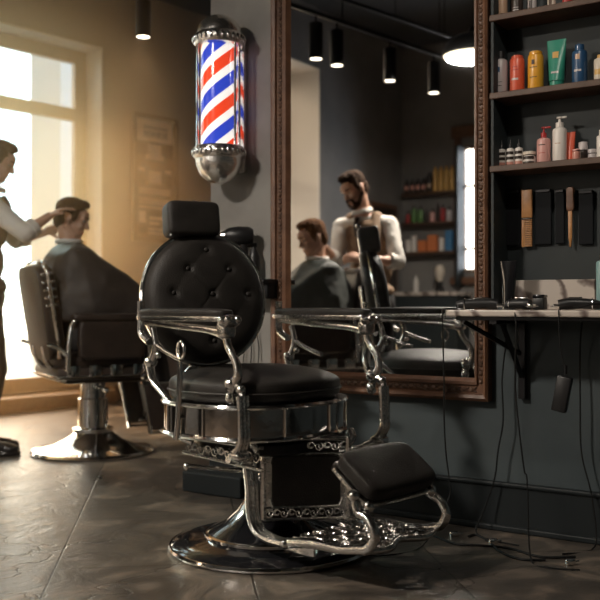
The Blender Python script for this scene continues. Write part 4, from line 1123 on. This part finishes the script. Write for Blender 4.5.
bottle('dark blue bottle with copper emblem right of the green tube', 'bottle', on_shelf(580,1), mm_(7.5), mm_(36), 'blue', 'cyl', 'blue', cap_h=.02, cap_r=mm_(4.5), grp=G2, lab=[(.05,.058,.5,'grey_white'),(.095,.115,.3,'beige')])
bottle('pale bottle with gold band at the photo edge on the middle board', 'bottle', on_shelf(600,1), mm_(5.5), mm_(25), 'cream', 'cyl', 'gold', cap_h=.012, grp=G2, lab=[(.03,.05,.8,'gold')])
for i, (px, w_) in enumerate(((502,'leftmost'),(510.5,'middle'),(519,'rightmost'))):
    bottle(f'white bottle with black bands and black nozzle, {w_} of the trio on the lowest board', 'bottle', on_shelf(px,2), mm_(4.1), mm_(20), 'white_plastic', 'dropper', cap_h=.034, cap_r=mm_(2), grp=G3,
           lab=[(.048,.060,1.3,'brown_glass'),(.028,.040,1.3,'brown_glass'),(.006,.020,1.3,'rose')])
bottle('low white tub with dark bands beside the trio of white bottles', 'tub', on_shelf(529.5,2), mm_(6.5), mm_(11), 'white_plastic', 'jar', 'cream', cap_h=.012, grp=G3, lab=[(.022,.034,1.2,'brown_glass'),(.006,.014,1.2,'brown_glass')], name='tub')
bottle('pink bottle with dark red pump', 'bottle', on_shelf(544,2), mm_(7), mm_(27), 'pink', 'pump', 'red', cap_h=.042, cap_r=mm_(2.8), grp=G3, lab=[(.07,.074,.5,'brown_glass'),(.04,.042,.5,'red')])
bottle('tall white bottle with white pump', 'bottle', on_shelf(560,2), mm_(7.2), mm_(36), 'white_plastic', 'pump', 'white_plastic', cap_h=.04, cap_r=mm_(4), grp=G3, lab=[(.07,.073,.4,'beige')])
bottle('orange red tube behind the small pink jar', 'tube', on_shelf(571,2,.07), mm_(4.5), mm_(31), 'orange', 'tube', 'red', cap_h=.012, grp=G3, name='squeeze_tube')
bottle('small pink jar in front of the orange red tube', 'jar', on_shelf(576.5,2,.125), mm_(3.8), mm_(9), 'rose', 'jar', 'pink', cap_h=.006, grp=G3, name='jar')
bottle('dark jar with pale lid on the lowest board', 'jar', on_shelf(583.5,2,.08), mm_(4.5), mm_(11), 'brown_glass', 'jar', 'grey_white', cap_h=.03, grp=G3, name='jar')
bottle('squat grey white jar on a dark foot, lowest board', 'jar', on_shelf(592.5,2), mm_(4.4), mm_(7), 'grey_white', 'jar', 'grey_white', cap_h=.014, grp=G3, name='jar', lab=[(.001,.009,1.3,'brown_glass')])
bottle('white bottle at the photo edge on the lowest board', 'bottle', on_shelf(601,2), mm_(4), mm_(24), 'white_plastic', 'cyl', 'white_plastic', grp=G3)
bottle('beige bottle, leftmost on the top board', 'bottle', on_shelf(502.5,0), mm_(5.5), .14, 'beige', 'cyl', grp=G1)
bottle('dark bottle with pale print on the top board', 'bottle', on_shelf(517.5,0), mm_(6), .15, 'brown_glass', 'cyl', grp=G1, lab=[(.02,.023,.6,'grey_white'),(.03,.032,.6,'grey_white')])
bottle('clear white bottle with dark label on the top board', 'bottle', on_shelf(532.5,0), mm_(4.5), .13, 'grey_white', 'cyl', grp=G1, lab=[(.01,.05,.4,'brown_glass')])
bottle('slim cream bottle with black cap on the top board', 'bottle', on_shelf(552,0), mm_(4.2), .12, 'cream', 'cyl', grp=G1, lab=[(.01,.04,.4,'shelf_wood')])
bottle('dark red bottle right of the slim cream one on the top board', 'bottle', on_shelf(568,0), mm_(5), .13, 'red', 'cyl', grp=G1)
bottle('teal bottle at the right end of the top board', 'bottle', on_shelf(584,0), mm_(5), .14, 'teal_pale', 'cyl', grp=G1)

# things hanging under the lowest board
def slab(label, name, cat, px0, px1, y0, y1, m, d=.024, th=.012, grp=None):
    a0, a1 = ws(px0,d), ws(px1,d); z1, z0 = wz(px0,y0,d), wz(px0,y1,d)
    t = thing(name, label, cat, W((a0+a1)/2, .012, z1), WANG, grp)
    world_part(MB().box(W((a0+a1)/2, d, (z0+z1)/2), (a1-a0, th, z1-z0), WR, .004).obj('blade' if name != 'leather_strop' else 'strap', m, t, smooth=False))
    world_part(MB().box(W((a0+a1)/2, d+.003, z1-.006), ((a1-a0)*.9, th+.004, .014), WR, .003).obj('clasp', 'dark_metal', t, smooth=False)); return t
GS = 'black strops hanging under the lowest board'
mat('strop', (.008,.009,.011), .7, spec=.15)
slab('black leather strop hanging left of the wooden comb', 'leather_strop', 'strop', 506, 520.5, 190, 246, 'strop', grp=GS)
slab('black leather strop hanging right beside the wooden comb', 'leather_strop', 'strop', 535.5, 552, 190, 245, 'strop', grp=GS)
slab('black leather strop hanging left of the wooden razor', 'leather_strop', 'strop', 555.5, 565, 190, 244, 'strop', grp=GS)
slab('black leather strop hanging right of the wooden razor', 'leather_strop', 'strop', 579, 594, 191, 245, 'strop', grp=GS)
d = .035; a0, a1 = ws(522,d), ws(532.5,d); z1, zm, z0 = wz(525,190,d), wz(525,219,d), wz(525,247,d)
t = thing('wooden_comb', 'wide golden wooden comb hanging between two black strops', 'comb', W((a0+a1)/2,.012,z1), WANG)
world_part(MB().box(W((a0+a1)/2,d,(z1+zm)/2+.002), (a1-a0,.012,z1-zm-.004), WR, .003).obj('handle', 'golden_wood', t))
k = MB().box(W(a0+(a1-a0)*.14,d,(zm+z0)/2), ((a1-a0)*.28,.010,zm-z0), WR, .002)
for i in range(15): k.box(W((a0+a1)/2+(a1-a0)*.1, d, zm-.004-(zm-z0-.008)*i/14), ((a1-a0)*.75,.008,(zm-z0)/15*.72), WR, .001)
world_part(k.obj('teeth', 'golden_wood', t)); world_part(MB().box(W((a0+a1)/2,d,zm), ((a1-a0)*1.02,.013,.006), WR, .001).obj('band', 'brown_glass', t))
a0, a1 = ws(566.5,d), ws(574,d); zc = (ws(570.5,d)); z1, zm, z0 = wz(570,187,d), wz(570,211,d), wz(570,247,d)
t = thing('straight_razor', 'slim golden wooden handled razor hanging right of the comb', 'razor', W(zc,.012,z1), WANG)
world_part(MB().superell(W(zc,d,(z1+zm)/2), ((a1-a0)/2,.007,(z1-zm)/2), .3,.3, WR).obj('blade_guard', 'wood', t))
world_part(MB().prism([(-.0075,0),(.0075,0),(.0065,-.10),(.002,-(zm-z0)),(-.002,-(zm-z0)),(-.0065,-.10)], .010, Matrix.Translation(W(zc,d,zm)) @ Matrix((U, V3((0,0,1)), NR)).transposed().to_4x4(), .001).obj('handle', 'golden_wood', t))

# on the counter
def oncounter(px, d): return W(ws(px,d), d, CT+.0005)
bottle('tall black squeeze tube standing at the left end of the marble backsplash', 'tube', oncounter(508.5,.14), mm_(8.6), mm_(50), 'black_gloss', 'tube', 'chrome', cap_h=.02, name='squeeze_tube')
t = thing('jar', 'small square black jar in front of the marble backsplash', 'jar', oncounter(540,.16), WANG)
MB().box((0,0,.022),(.044,.044,.044),None,.005).obj('body','black_plastic',t); MB().box((0,0,.05),(.046,.046,.013),None,.004).obj('lid','black_gloss',t)
bottle('pale teal bottle at the right edge of the counter', 'bottle', oncounter(602,.14), mm_(5.5), mm_(48), 'teal_pale', 'cyl')
def clipper(label, p, dirv, L=.17, m='black_plastic', cordpts=None, grp=None):
    dirv = V3(dirv).normalized(); t = thing('hair_clipper', label, 'hair clipper', p, 0, grp)
    R = rot_basis(dirv, (0,0,1)); c = V3(p)+V3((0,0,.021))
    def Q(x,y,z): return c+R @ V3((x,y,z))
    k = MB().tube([Q(-L*.5,0,-.004),Q(-L*.3,0,0),Q(0,0,.002),Q(L*.25,0,.001),Q(L*.42,0,-.003)], [.013,.019,.020,.021,.018], seg=14, flat=1.25); world_part(k.obj('body', m, t))
    k = MB().box(Q(L*.47,0,-.006), (.022,.044,.012), R, .002)
    for i in range(9): k.box(Q(L*.47+.014,-.02+i*.005,-.008), (.012,.0025,.003), R)
    world_part(k.obj('blade', 'chrome', t)); world_part(MB().box(Q(.01,0,.0225), (.05,.012,.006), R, .002).obj('switch', 'chrome', t))
    world_part(MB().tube([Q(-L*.32,0,0),Q(-L*.30,0,0)], .0225, seg=14, flat=1.2, smooth=False).obj('ring', 'chrome', t))
    if cordpts: world_part(MB().tube(cordpts(Q, L), .0028, seg=6).obj('power_cord', 'rubber', t))
    return t
def fall(pxys, d): return [Wp(x, y, d) for x, y in pxys]
clipper('black and chrome hair clipper lying at the left end of the marble counter', oncounter(479,.24), U+NR*-.25, .17,
        cordpts=lambda Q,L: [Q(-L*.5,0,0), W(ws(457,.33),.33,CT+.006), W(ws(447,.33),.36,CT+.002), *fall([(442.5,318),(443,345),(444,380),(444,420),(446,455),(449,480),(448,500)],.37), W(ws(440,.3),.45,.012), W(ws(425,.3),.62,.005), W(ws(410,.3),.66,.005)])
clipper('black hair clipper lying before the backsplash at the right', oncounter(578,.22), U*-.9+NR*.25, .16,
        cordpts=lambda Q,L: [Q(-L*.5,0,0), W(ws(592,.27),.27,CT+.02), W(ws(575,.30),.30,CT+.006), W(ws(560,.34),.34,CT+.004)]+fall([(559,318),(559,335),(561,352),(564,366)],.365))
clipper('slim black trimmer lying in the middle of the counter beside the square jar', oncounter(519,.25), U+NR*.1, .10,
        cordpts=lambda Q,L: [Q(-L*.5,0,0), W(ws(505,.25),.25,CT+.004), W(ws(512,.31),.31,CT+.004), W(ws(515,.34),.345,CT-.005)]+fall([(516,330),(515,380),(519,430),(524,470),(527,482)],.36)+[W(ws(540,.3),.40,.02), W(ws(560,.3),.45,.006), W(ws(590,.3),.42,.006)])
# power brick hanging from its cord
d = .365; t = thing('power_adapter', 'black power adapter hanging on a cord below the marble counter', 'adapter', Wp(562,378,d))
Rb = WR @ Matrix.Rotation(math.radians(-10), 3, 'Y') 
pm = Wp(562,394,d)
world_part(MB().box(pm, (.052,.03,.125), WR @ Matrix.Rotation(math.radians(11),3,'Y'), .006).obj('case', 'black_plastic', t))
world_part(MB().tube([pm+V3((0,0,.07))+U*.012, pm+V3((0,0,.10))+U*.012], .006, smooth=False).obj('strain_relief', 'rubber', t))
# loose cords
def cord(label, pts, r=.003, grp='black cords hanging under the counter'):
    o = MB().tube(pts, r, seg=6).obj('power_cable', 'rubber'); origin_to(o, pts[-1]); tag(o, label, 'cord', grp); return o
cord('thin black cord running down the wall, nearest the mirror corner', [W(ws(505,.1),.1,CT-.04)]+fall([(506,340),(502,380),(503,420),(498,450),(494,480)],.06)+[W(ws(483,.08),.08,.08), W(ws(478,.1),.12,.006), W(ws(500,.1),.2,.005), W(ws(530,.1),.22,.005)])
cord('thin black cord at the far right under the counter', [W(ws(582,.1),.1,CT-.04)]+fall([(580,350),(580,400),(581,450),(589,485),(592,500)],.05)+[W(ws(596,.08),.1,.01), W(ws(575,.1),.25,.005)])
for i, (pts, lb) in enumerate((([(430,.25),(455,.33),(480,.30),(510,.28),(540,.33),(575,.26)], 'black cord lying along the floor by the baseboard'),
                               ([(468,.20),(476,.16),(488,.22),(500,.34),(520,.40),(545,.36)], 'black cord looping on the floor below the counter'))):
    cord(lb, [W(ws(a,b),b,.005) for a,b in pts], .0045, 'cords on the floor')
for (a, b_, lb) in ((454,.22,'small silver plug lying on the floor left of the loops'),(493,.24,'small silver plug lying on the floor mid way along the cords'),(570,.36,'small silver plug lying on the floor at the right')):
    c = W(ws(a,b_),b_,0); o = MB().box(c+V3((0,0,.011)), (.035,.018,.02), RZ(.4), .004).tube([c+V3((.015,.006,.011)), c+V3((.034,.014,.011))], .003, smooth=False).obj('plug', 'chrome'); origin_to(o, c); tag(o, lb, 'plug', 'plugs on the floor')

# ---------------------------------------------------------------- small ledge and dryer left of the mirror
l0, l1 = ws(222,.1), ws(270,.1); lz = wz(262,279,.1)
t = thing('wall_ledge', 'small black wall ledge between the round chair back and the mirror', 'shelf', W((l0+l1)/2,0,lz-.09), WANG)
world_part(MB().box(W((l0+l1)/2,.075,lz-.012), (l1-l0,.15,.024), WR, .004).obj('top', 'dark_metal', t)); world_part(MB().box(W((l0+l1)/2,.06,lz-.055), (l1-l0-.01,.11,.07), WR, .004).obj('drawer', 'dark_metal', t))
hp = Wp(238, 236, .11)
t = thing('hair_dryer', 'black hair dryer with chrome nozzle standing on the ledge behind the round chair back', 'hair dryer', V3((hp.x,hp.y,lz)))
k = MB().lathe([(0,-.075),(.03,-.072),(.043,-.05),(.045,0),(.040,.04),(.03,.06)], hp, 24, rot_basis((0,0,1),(1,0,0)) @ Matrix.Identity(3) if False else Matrix.Rotation(math.radians(-90),3,'Y'))
k.tube([hp+V3((.02,0,-.02)), hp+V3((.03,0,-.09)), V3((hp.x+.035,hp.y,lz+.008))], [.022,.019,.021]); world_part(k.obj('body', 'black_plastic', t))
world_part(MB().tube([hp+V3((-.05,0,0)), hp+V3((-.085,-.0,-.004))], [.030,.022], seg=20, smooth=False).obj('nozzle', 'chrome', t))
sp_ = Wp(254, 262, .06)
t = thing('spray_bottle', 'slim black spray bottle standing on the ledge beside the mirror', 'bottle', V3((sp_.x,sp_.y,lz)))
zz = wz(250,242,.08)-lz
MB().lathe([(0,0),(.026,0),(.027,.01),(.027,zz*.6),(.015,zz*.78),(.011,zz*.82),(.011,zz*.88),(0,zz*.88)]).obj('body','black_plastic',t)
MB().box((-.008,0,zz*.92),(.045,.016,.022),None,.004).tube([(.004,0,zz*.88),(-.018,0,zz*.78)],.003,smooth=False).obj('trigger','black_plastic',t)
for px_, lb in ((243,'leftmost'),(250.5,'middle'),(258,'rightmost')):
    cord(f'thin dark cord hanging below the small ledge, {lb} of three', [W(ws(px_,.05),.05,lz-.09), *fall([(px_-1,330),(px_+1,350),(px_,372)],.03), *fall([(px_+2,420),(px_,450)],.03)], .003, 'cords under the small ledge')

# ---------------------------------------------------------------- things on the wall opposite, seen in the mirror
od = .14
osz = [oz(430,192,od), oz(430,222,od), oz(430,251.5,od)]
a0, a1 = osp(402.5,od), osp(456,od)
t = thing('shelf_unit', 'three wooden boards of bottles on the far wall, seen in the mirror', 'shelf', W((a0+a1)/2, DO, osz[2]-.05), WANG)
for z in osz:
    world_part(MB().box(W((a0+a1)/2, DO-od/2-.01, z-.016), (abs(a1-a0), od+.06, .032), WR, .003).obj('shelf_board', 'shelf_wood', t, smooth=False))
world_part(MB().box(W(a1+.02, DO-.09, (osz[0]+osz[2])/2+.05), (.035,.17,osz[0]-osz[2]+.9), WR, .003).obj('side_panel', 'niche', t, smooth=False))
def OS(px, i): return W(osp(px,od), DO-od, osz[i]+.0005)
mk = lambda px: px*REF(W(osp(430),DO,0)).y/F
RO = dict(rz=WANG+PI)
GM = ['bottles on the upper board in the mirror','bottles on the middle board in the mirror','things on the lower board in the mirror']
for px, l in ((407,'leftmost'),(412.5,'second from left'),(418,'third from left'),(423.5,'fourth from left')):
    bottle(f'small dark bottle with rosy label, {l} on the upper mirrored board', 'bottle', OS(px,0), mk(2.3), mk(11), 'brown_glass','cyl','brown_glass',cap_h=mk(3),grp=GM[0], lab=[(mk(3),mk(7.5),1.2,'rose')], **RO)
bottle('taller dark bottle beside the golden ones on the upper mirrored board', 'bottle', OS(429.5,0), mk(3), mk(16), 'brown_glass','cyl',cap_h=mk(3),grp=GM[0], lab=[(mk(4),mk(8),1,'beige')], **RO)
for px, l in ((435.5,'leftmost'),(441,'second from left'),(446.5,'third from left'),(452,'rightmost')):
    bottle(f'tall golden bottle, {l} of the golden bottles in the mirror', 'bottle', OS(px,0), mk(2.5), mk(21), 'gold','cyl','yellow',cap_h=mk(3),grp=GM[0], **RO)
for px, r, h, m, l in ((408,2.2,9,'red','small dark red bottle, leftmost on the middle mirrored board'),(414,2.6,14,'leaf','green bottle with round shoulders, left one of two on the middle mirrored board'),(420.5,2.8,13,'leaf','green bottle, right one of two on the middle mirrored board'),
                    (427,2,10,'brown_glass','slim black bottle right of the green pair in the mirror'),(432.5,2.8,10,'pink','pale pink bottle on the middle mirrored board'),(438,1.8,15,'brown_glass','thin tall dark bottle on the middle mirrored board'),
                    (443,2.3,13,'red','dark red bottle near the right end of the middle mirrored board'),(449,2.8,11,'grey_white','white bottle, rightmost on the middle mirrored board')):
    bottle(l, 'bottle', OS(px,1), mk(r), mk(h), m, 'cyl', 'brown_glass', cap_h=mk(3), grp=GM[1], **RO)
for px, r, h, m, kd, nm, l in ((408,3,9,'white_plastic','jar','jar','white jar, leftmost on the lower mirrored board'),(414,3,13,'white_plastic','jar','jar','taller white jar beside the orange boxes in the mirror'),
                    (423,4.6,11,'orange_box','box','box','wide orange box, left one on the lower mirrored board'),(433,4.6,16,'orange_box','box','box','taller orange box in the middle of the lower mirrored board'),
                    (441.5,2.8,10,'white_plastic','jar','jar','white jar right of the orange boxes in the mirror'),(449.5,3.6,20,'blue_box','box','box','tall blue box at the right end of the lower mirrored board')):
    bottle(l, nm, OS(px,2), mk(r), mk(h), m, kd, 'white_plastic' if kd == 'jar' else 'black_plastic', cap_h=mk(3), grp=GM[2], name=nm, **RO)
# mirrored station counter
cz_ = oz(430, 292, .3); a0, a1 = osp(396,.3), osp(462,.3)
t = thing('counter', 'pale marble topped dark cabinet below the boards, seen in the mirror', 'counter', W((a0+a1)/2, DO, 0), WANG)
world_part(MB().box(W((a0+a1)/2, DO-.21, cz_-.02), (abs(a1-a0), .42, .04), WR, .004).obj('marble_slab', 'marble', t, smooth=False))
world_part(MB().box(W((a0+a1)/2, DO-.2, (cz_-.04)/2), (abs(a1-a0)-.06, .36, cz_-.04), WR, .004).obj('cabinet', 'niche', t, smooth=False))
bottle('slim white bottle on the mirrored counter', 'bottle', W(osp(416,.25),DO-.25,cz_+.001), mk(2.6), mk(13), 'white_plastic','cyl','white_plastic',cap_h=mk(3), **RO)
p_ = W(osp(440,.25),DO-.25,cz_+.001)
t = thing('shaving_brush', 'white bristled shaving brush in a dark stand on the mirrored counter', 'brush', p_)
MB().lathe([(0,0),(mk(4),0),(mk(3.5),mk(2)),(mk(1.6),mk(4)),(mk(2.2),mk(10)),(0,mk(10))]).obj('handle','black_plastic',t)
MB().lathe([(0,mk(9.5)),(mk(2.2),mk(10)),(mk(4.6),mk(17)),(mk(4.6),mk(22)),(mk(3),mk(25.5)),(0,mk(26.5))]).obj('bristles','cream',t)
# dark wooden wall panel behind the barber in the mirror, hung on the side wall
k0 = to_sd(REF(VC - V3((-NR.x, -NR.y, 0))*.18))[1]; k1 = to_sd(REF(VC - V3((-NR.x, -NR.y, 0))*.80))[1]
zt_ = 2.05; t = thing('wall_picture', 'dark brown framed panel on the side wall, behind the barber in the mirror', 'picture', W(SW, (k0+k1)/2, .95))
RU = Matrix((NR, U, V3((0,0,1)))).transposed()
world_part(MB().box(W(SW+.02,(k0+k1)/2,1.52), (abs(k1-k0),.035,1.05), RU, .006).obj('frame','wood',t)); world_part(MB().box(W(SW+.04,(k0+k1)/2,1.52), (abs(k1-k0)-.1,.01,.95), RU).obj('picture','brown_glass',t))

# ---------------------------------------------------------------- lights: track spots, pendant and an added shelf spot
LZ = 2.70
def spotlamp(label, p, h=.2, r=.05, power=16, aim=(0,0,-1), ang=75, rod=None):
    p = V3(p); t = thing('track_spotlight', label, 'lamp', p, 0, 'black cylinder spotlights')
    MB().lathe([(0,.03),(r*.87,.03),(r*.87,0),(r,0),(r,h),(r*.9,h+.006),(0,h+.006)], seg=32).obj('housing', 'dark_metal', t)
    MB().lathe([(0,.006),(r*.84,.006),(r*.84,.02),(0,.02)], seg=32).obj('lens', 'lamp_on', t)
    MB().tube([(0,0,h),(0,0,(rod or h+.06))], .008, seg=8, smooth=False).obj('stem', 'dark_metal', t)
    L = bpy.data.lights.new('spot', 'SPOT'); L.energy = power; L.color = (1,.89,.76); L.spot_size = math.radians(ang); L.spot_blend = .6; L.shadow_soft_size = .04
    lo = bpy.data.objects.new('spot_bulb', L); COL.objects.link(lo); lo.location = p+V3((0,0,-.012))
    lo.rotation_euler = V3(aim).to_track_quat('-Z','Y').to_euler()
    return t
def at_h(px, py, z):   # mirrored point whose real height is z
    Z = (z-CH)*F/(HZ-py); return VP(px, py, Z)
sp_pts = [at_h(316,59,LZ), at_h(337,65.5,LZ), at_h(390,81,LZ), at_h(434,93,LZ)]
names = ['leftmost of the four in the mirror','second from the left in the mirror','third from the left in the mirror','rightmost of the four in the mirror']
for p, n_ in zip(sp_pts, names): spotlamp('black cylinder spotlight on the track, '+n_, p, .26, .052, 45)
r0, r1 = at_h(296,53-2,LZ), at_h(450,97,LZ)
TZ = LZ+.33; dirt = (sp_pts[3]-sp_pts[0]); dirt.z = 0; dirt.normalize()
e0, e1 = sp_pts[0]-dirt*1.4, sp_pts[3]+dirt*.5
def track(label, e0, e1, TZ):
    c = (e0+e1)/2; t = thing('light_track', label, 'light track', V3((c.x,c.y,TZ))); L = (e1-e0).length; dd = (e1-e0); dd.z = 0; dd.normalize()
    world_part(MB().box(V3((c.x,c.y,TZ)), (L,.035,.03), Matrix((dd, V3((-dd.y,dd.x,0)), V3((0,0,1)))).transposed(), .004).obj('rail','dark_metal',t,smooth=False))
    for q in (.1,.5,.9):
        p = e0.lerp(e1,q); world_part(MB().tube([V3((p.x,p.y,TZ)), V3((p.x,p.y,CEIL))], .004, seg=6, smooth=False).obj('suspension_wire','dark_metal',t))
track('long black light track carrying the four mirrored spotlights', e0, e1, LZ+.335)
s0_, s1_ = at_h(345,0,3.3), at_h(450,36,3.3)
track('black light track near the ceiling without lamps, seen in the mirror', s0_+ (s0_-s1_)*.1, s1_, 3.3)
sp0 = P(143, 37, 6.3)
spotlamp('black cylinder spotlight hanging before the far wall above the framed print', sp0, .24, .052, 8, rod=CEIL-sp0.z)
ps_ = W(.75, 1.55, 2.85)  # added spotlight, out of view, to brighten the bottles from the front
spotlamp('added unseen black cylinder spotlight, brightening the bottle shelves from high in front', ps_, .24, .052, 40, aim=(W(.3,.1,1.55)-ps_).normalized(), ang=60, rod=CEIL-ps_.z)
# pendant
pp = at_h(474, 56, 2.75)
t = thing('pendant_lamp', 'round black dome pendant lamp with glowing underside, seen in the mirror', 'lamp', pp)
MB().lathe([(0,.03),(.225,.03),(.226,0),(.235,.004),(.232,.03),(.20,.10),(.13,.15),(.05,.175),(.03,.22),(0,.22)], seg=48).obj('shade','dark_metal',t)
MB().lathe([(0,.0),(.15,.0),(.222,.006),(.222,.016),(0,.02)], seg=48).obj('diffuser','pendant_on',t)
MB().tube([(0,0,.2),(0,0,CEIL-pp.z)], .004, seg=6, smooth=False).obj('cable','dark_metal',t)
L = bpy.data.lights.new('pendant', 'AREA'); L.shape = 'DISK'; L.size = .4; L.energy = 85; L.color = (1,.90,.78)
lo = bpy.data.objects.new('pendant_bulb', L); COL.objects.link(lo); lo.location = pp+V3((0,0,-.012))

# ---------------------------------------------------------------- haze by the window
hz = MB().box(B(.15, 1.63, 1.93), (5.2, 3.16, 3.82), BR).obj('haze', 'white_plastic', smooth=False)
hz['kind'] = 'stuff'; hz['label'] = 'thin warm sunlit haze in front of the big window'; hz['category'] = 'haze'
m = bpy.data.materials.new('haze'); m.use_nodes = True; nt = m.node_tree; nt.nodes.clear()
o = nt.nodes.new('ShaderNodeOutputMaterial'); v = nt.nodes.new('ShaderNodeVolumeScatter')
v.inputs['Color'].default_value = (1,.61,.31,1); v.inputs['Density'].default_value = HAZE = .11; v.inputs['Anisotropy'].default_value = .35
tc = nt.nodes.new('ShaderNodeTexCoord'); dp = nt.nodes.new('ShaderNodeVectorMath'); dp.operation = 'DISTANCE'; dp.inputs[1].default_value = B(-1.3, 1.1, 1.9)
nt.links.new(tc.outputs['Object'], dp.inputs[0]); mr = nt.nodes.new('ShaderNodeMapRange'); mr.interpolation_type = 'SMOOTHSTEP'
mr.inputs['From Min'].default_value = .2; mr.inputs['From Max'].default_value = 2.25; mr.inputs['To Min'].default_value = .85; mr.inputs['To Max'].default_value = 0
nt.links.new(dp.outputs['Value'], mr.inputs['Value']); nt.links.new(mr.outputs[0], v.inputs['Density'])
nt.links.new(v.outputs[0], o.inputs['Volume']); hz.data.materials.clear(); hz.data.materials.append(m)

# ---------------------------------------------------------------- daylight
wd = bpy.data.worlds.new('sky'); SC.world = wd; wd.use_nodes = True
bg = wd.node_tree.nodes['Background']; bg.inputs[0].default_value = (1,.91,.78,1)
wn = wd.node_tree; wt = wn.nodes.new('ShaderNodeTexCoord'); wv = wn.nodes.new('ShaderNodeVectorMath'); wv.operation = 'DOT_PRODUCT'
wv.inputs[1].default_value = (-BN.x, -BN.y, .2); wr_ = wn.nodes.new('ShaderNodeValToRGB')
wm = wn.nodes.new('ShaderNodeMapRange'); wm.inputs['From Min'].default_value = -1; wn.links.new(wt.outputs['Generated'], wv.inputs[0]); wn.links.new(wv.outputs['Value'], wm.inputs['Value'])
wn.links.new(wm.outputs[0], wr_.inputs[0]); wn.links.new(wr_.outputs[0], bg.inputs[0])
wr_.color_ramp.elements[0].position = .3; wr_.color_ramp.elements[0].color = (.85,.92,1,1); wr_.color_ramp.elements[1].position = .85; wr_.color_ramp.elements[1].color = (1,.79,.56,1)
bg.inputs[1].default_value = 6.5
def portal(c, dx, inn, w, h):
    L = bpy.data.lights.new('portal','AREA'); L.shape='RECTANGLE'; L.size=w; L.size_y=h; L.cycles.is_portal = True
    o = bpy.data.objects.new('window_portal', L); COL.objects.link(o); o.location = c
    z = -V3(inn).normalized(); x = V3(dx).normalized(); y = z.cross(x)
    o.rotation_euler = Matrix((x, y, z)).transposed().to_euler()
portal(B((WIN1[0]+WIN1[1])/2, -.34, (WIN1[2]+WIN1[3])/2), BV, BN, WIN1[1]-WIN1[0], WIN1[3]-WIN1[2])
portal(W(SW-.64, (WIN2[0]+WIN2[1])/2, (WIN2[2]+WIN2[3])/2), NR, U, WIN2[1]-WIN2[0], WIN2[3]-WIN2[2])
portal(W((w3a+w3b)/2, DO+.12, (WIN3[2]+WIN3[3])/2), U, -NR, w3b-w3a, WIN3[3]-WIN3[2])
sun = bpy.data.lights.new('sun','SUN'); sun.energy = 6; sun.angle = math.radians(9); sun.color = (1,.62,.32)
so = bpy.data.objects.new('sun', sun); COL.objects.link(so)
sd_ = (BN*.9+BV*.02+V3((0,0,-.50))).normalized(); so.rotation_euler = sd_.to_track_quat('-Z','Y').to_euler()

# ---------------------------------------------------------------- camera
cam = bpy.data.cameras.new('camera'); cam.sensor_width = 36; cam.lens = F/600*36
co = bpy.data.objects.new('camera', cam); COL.objects.link(co); co.location = (0,0,CH)
co.rotation_euler = (math.radians(90)+math.atan((HZ-300)/F), 0, 0)
cam.dof.use_dof = True; cam.dof.focus_distance = 3.4; cam.dof.aperture_fstop = 2.6
cam.clip_start = .05
SC.camera = co
SC.view_settings.view_transform = 'Standard'; SC.view_settings.look = 'None'; SC.view_settings.gamma = 1
SC.view_settings.exposure = 0.45
SC.view_settings.use_curve_mapping = False
SC.cycles.use_denoising = True
SC.cycles.max_bounces = 8; SC.cycles.volume_bounces = 1
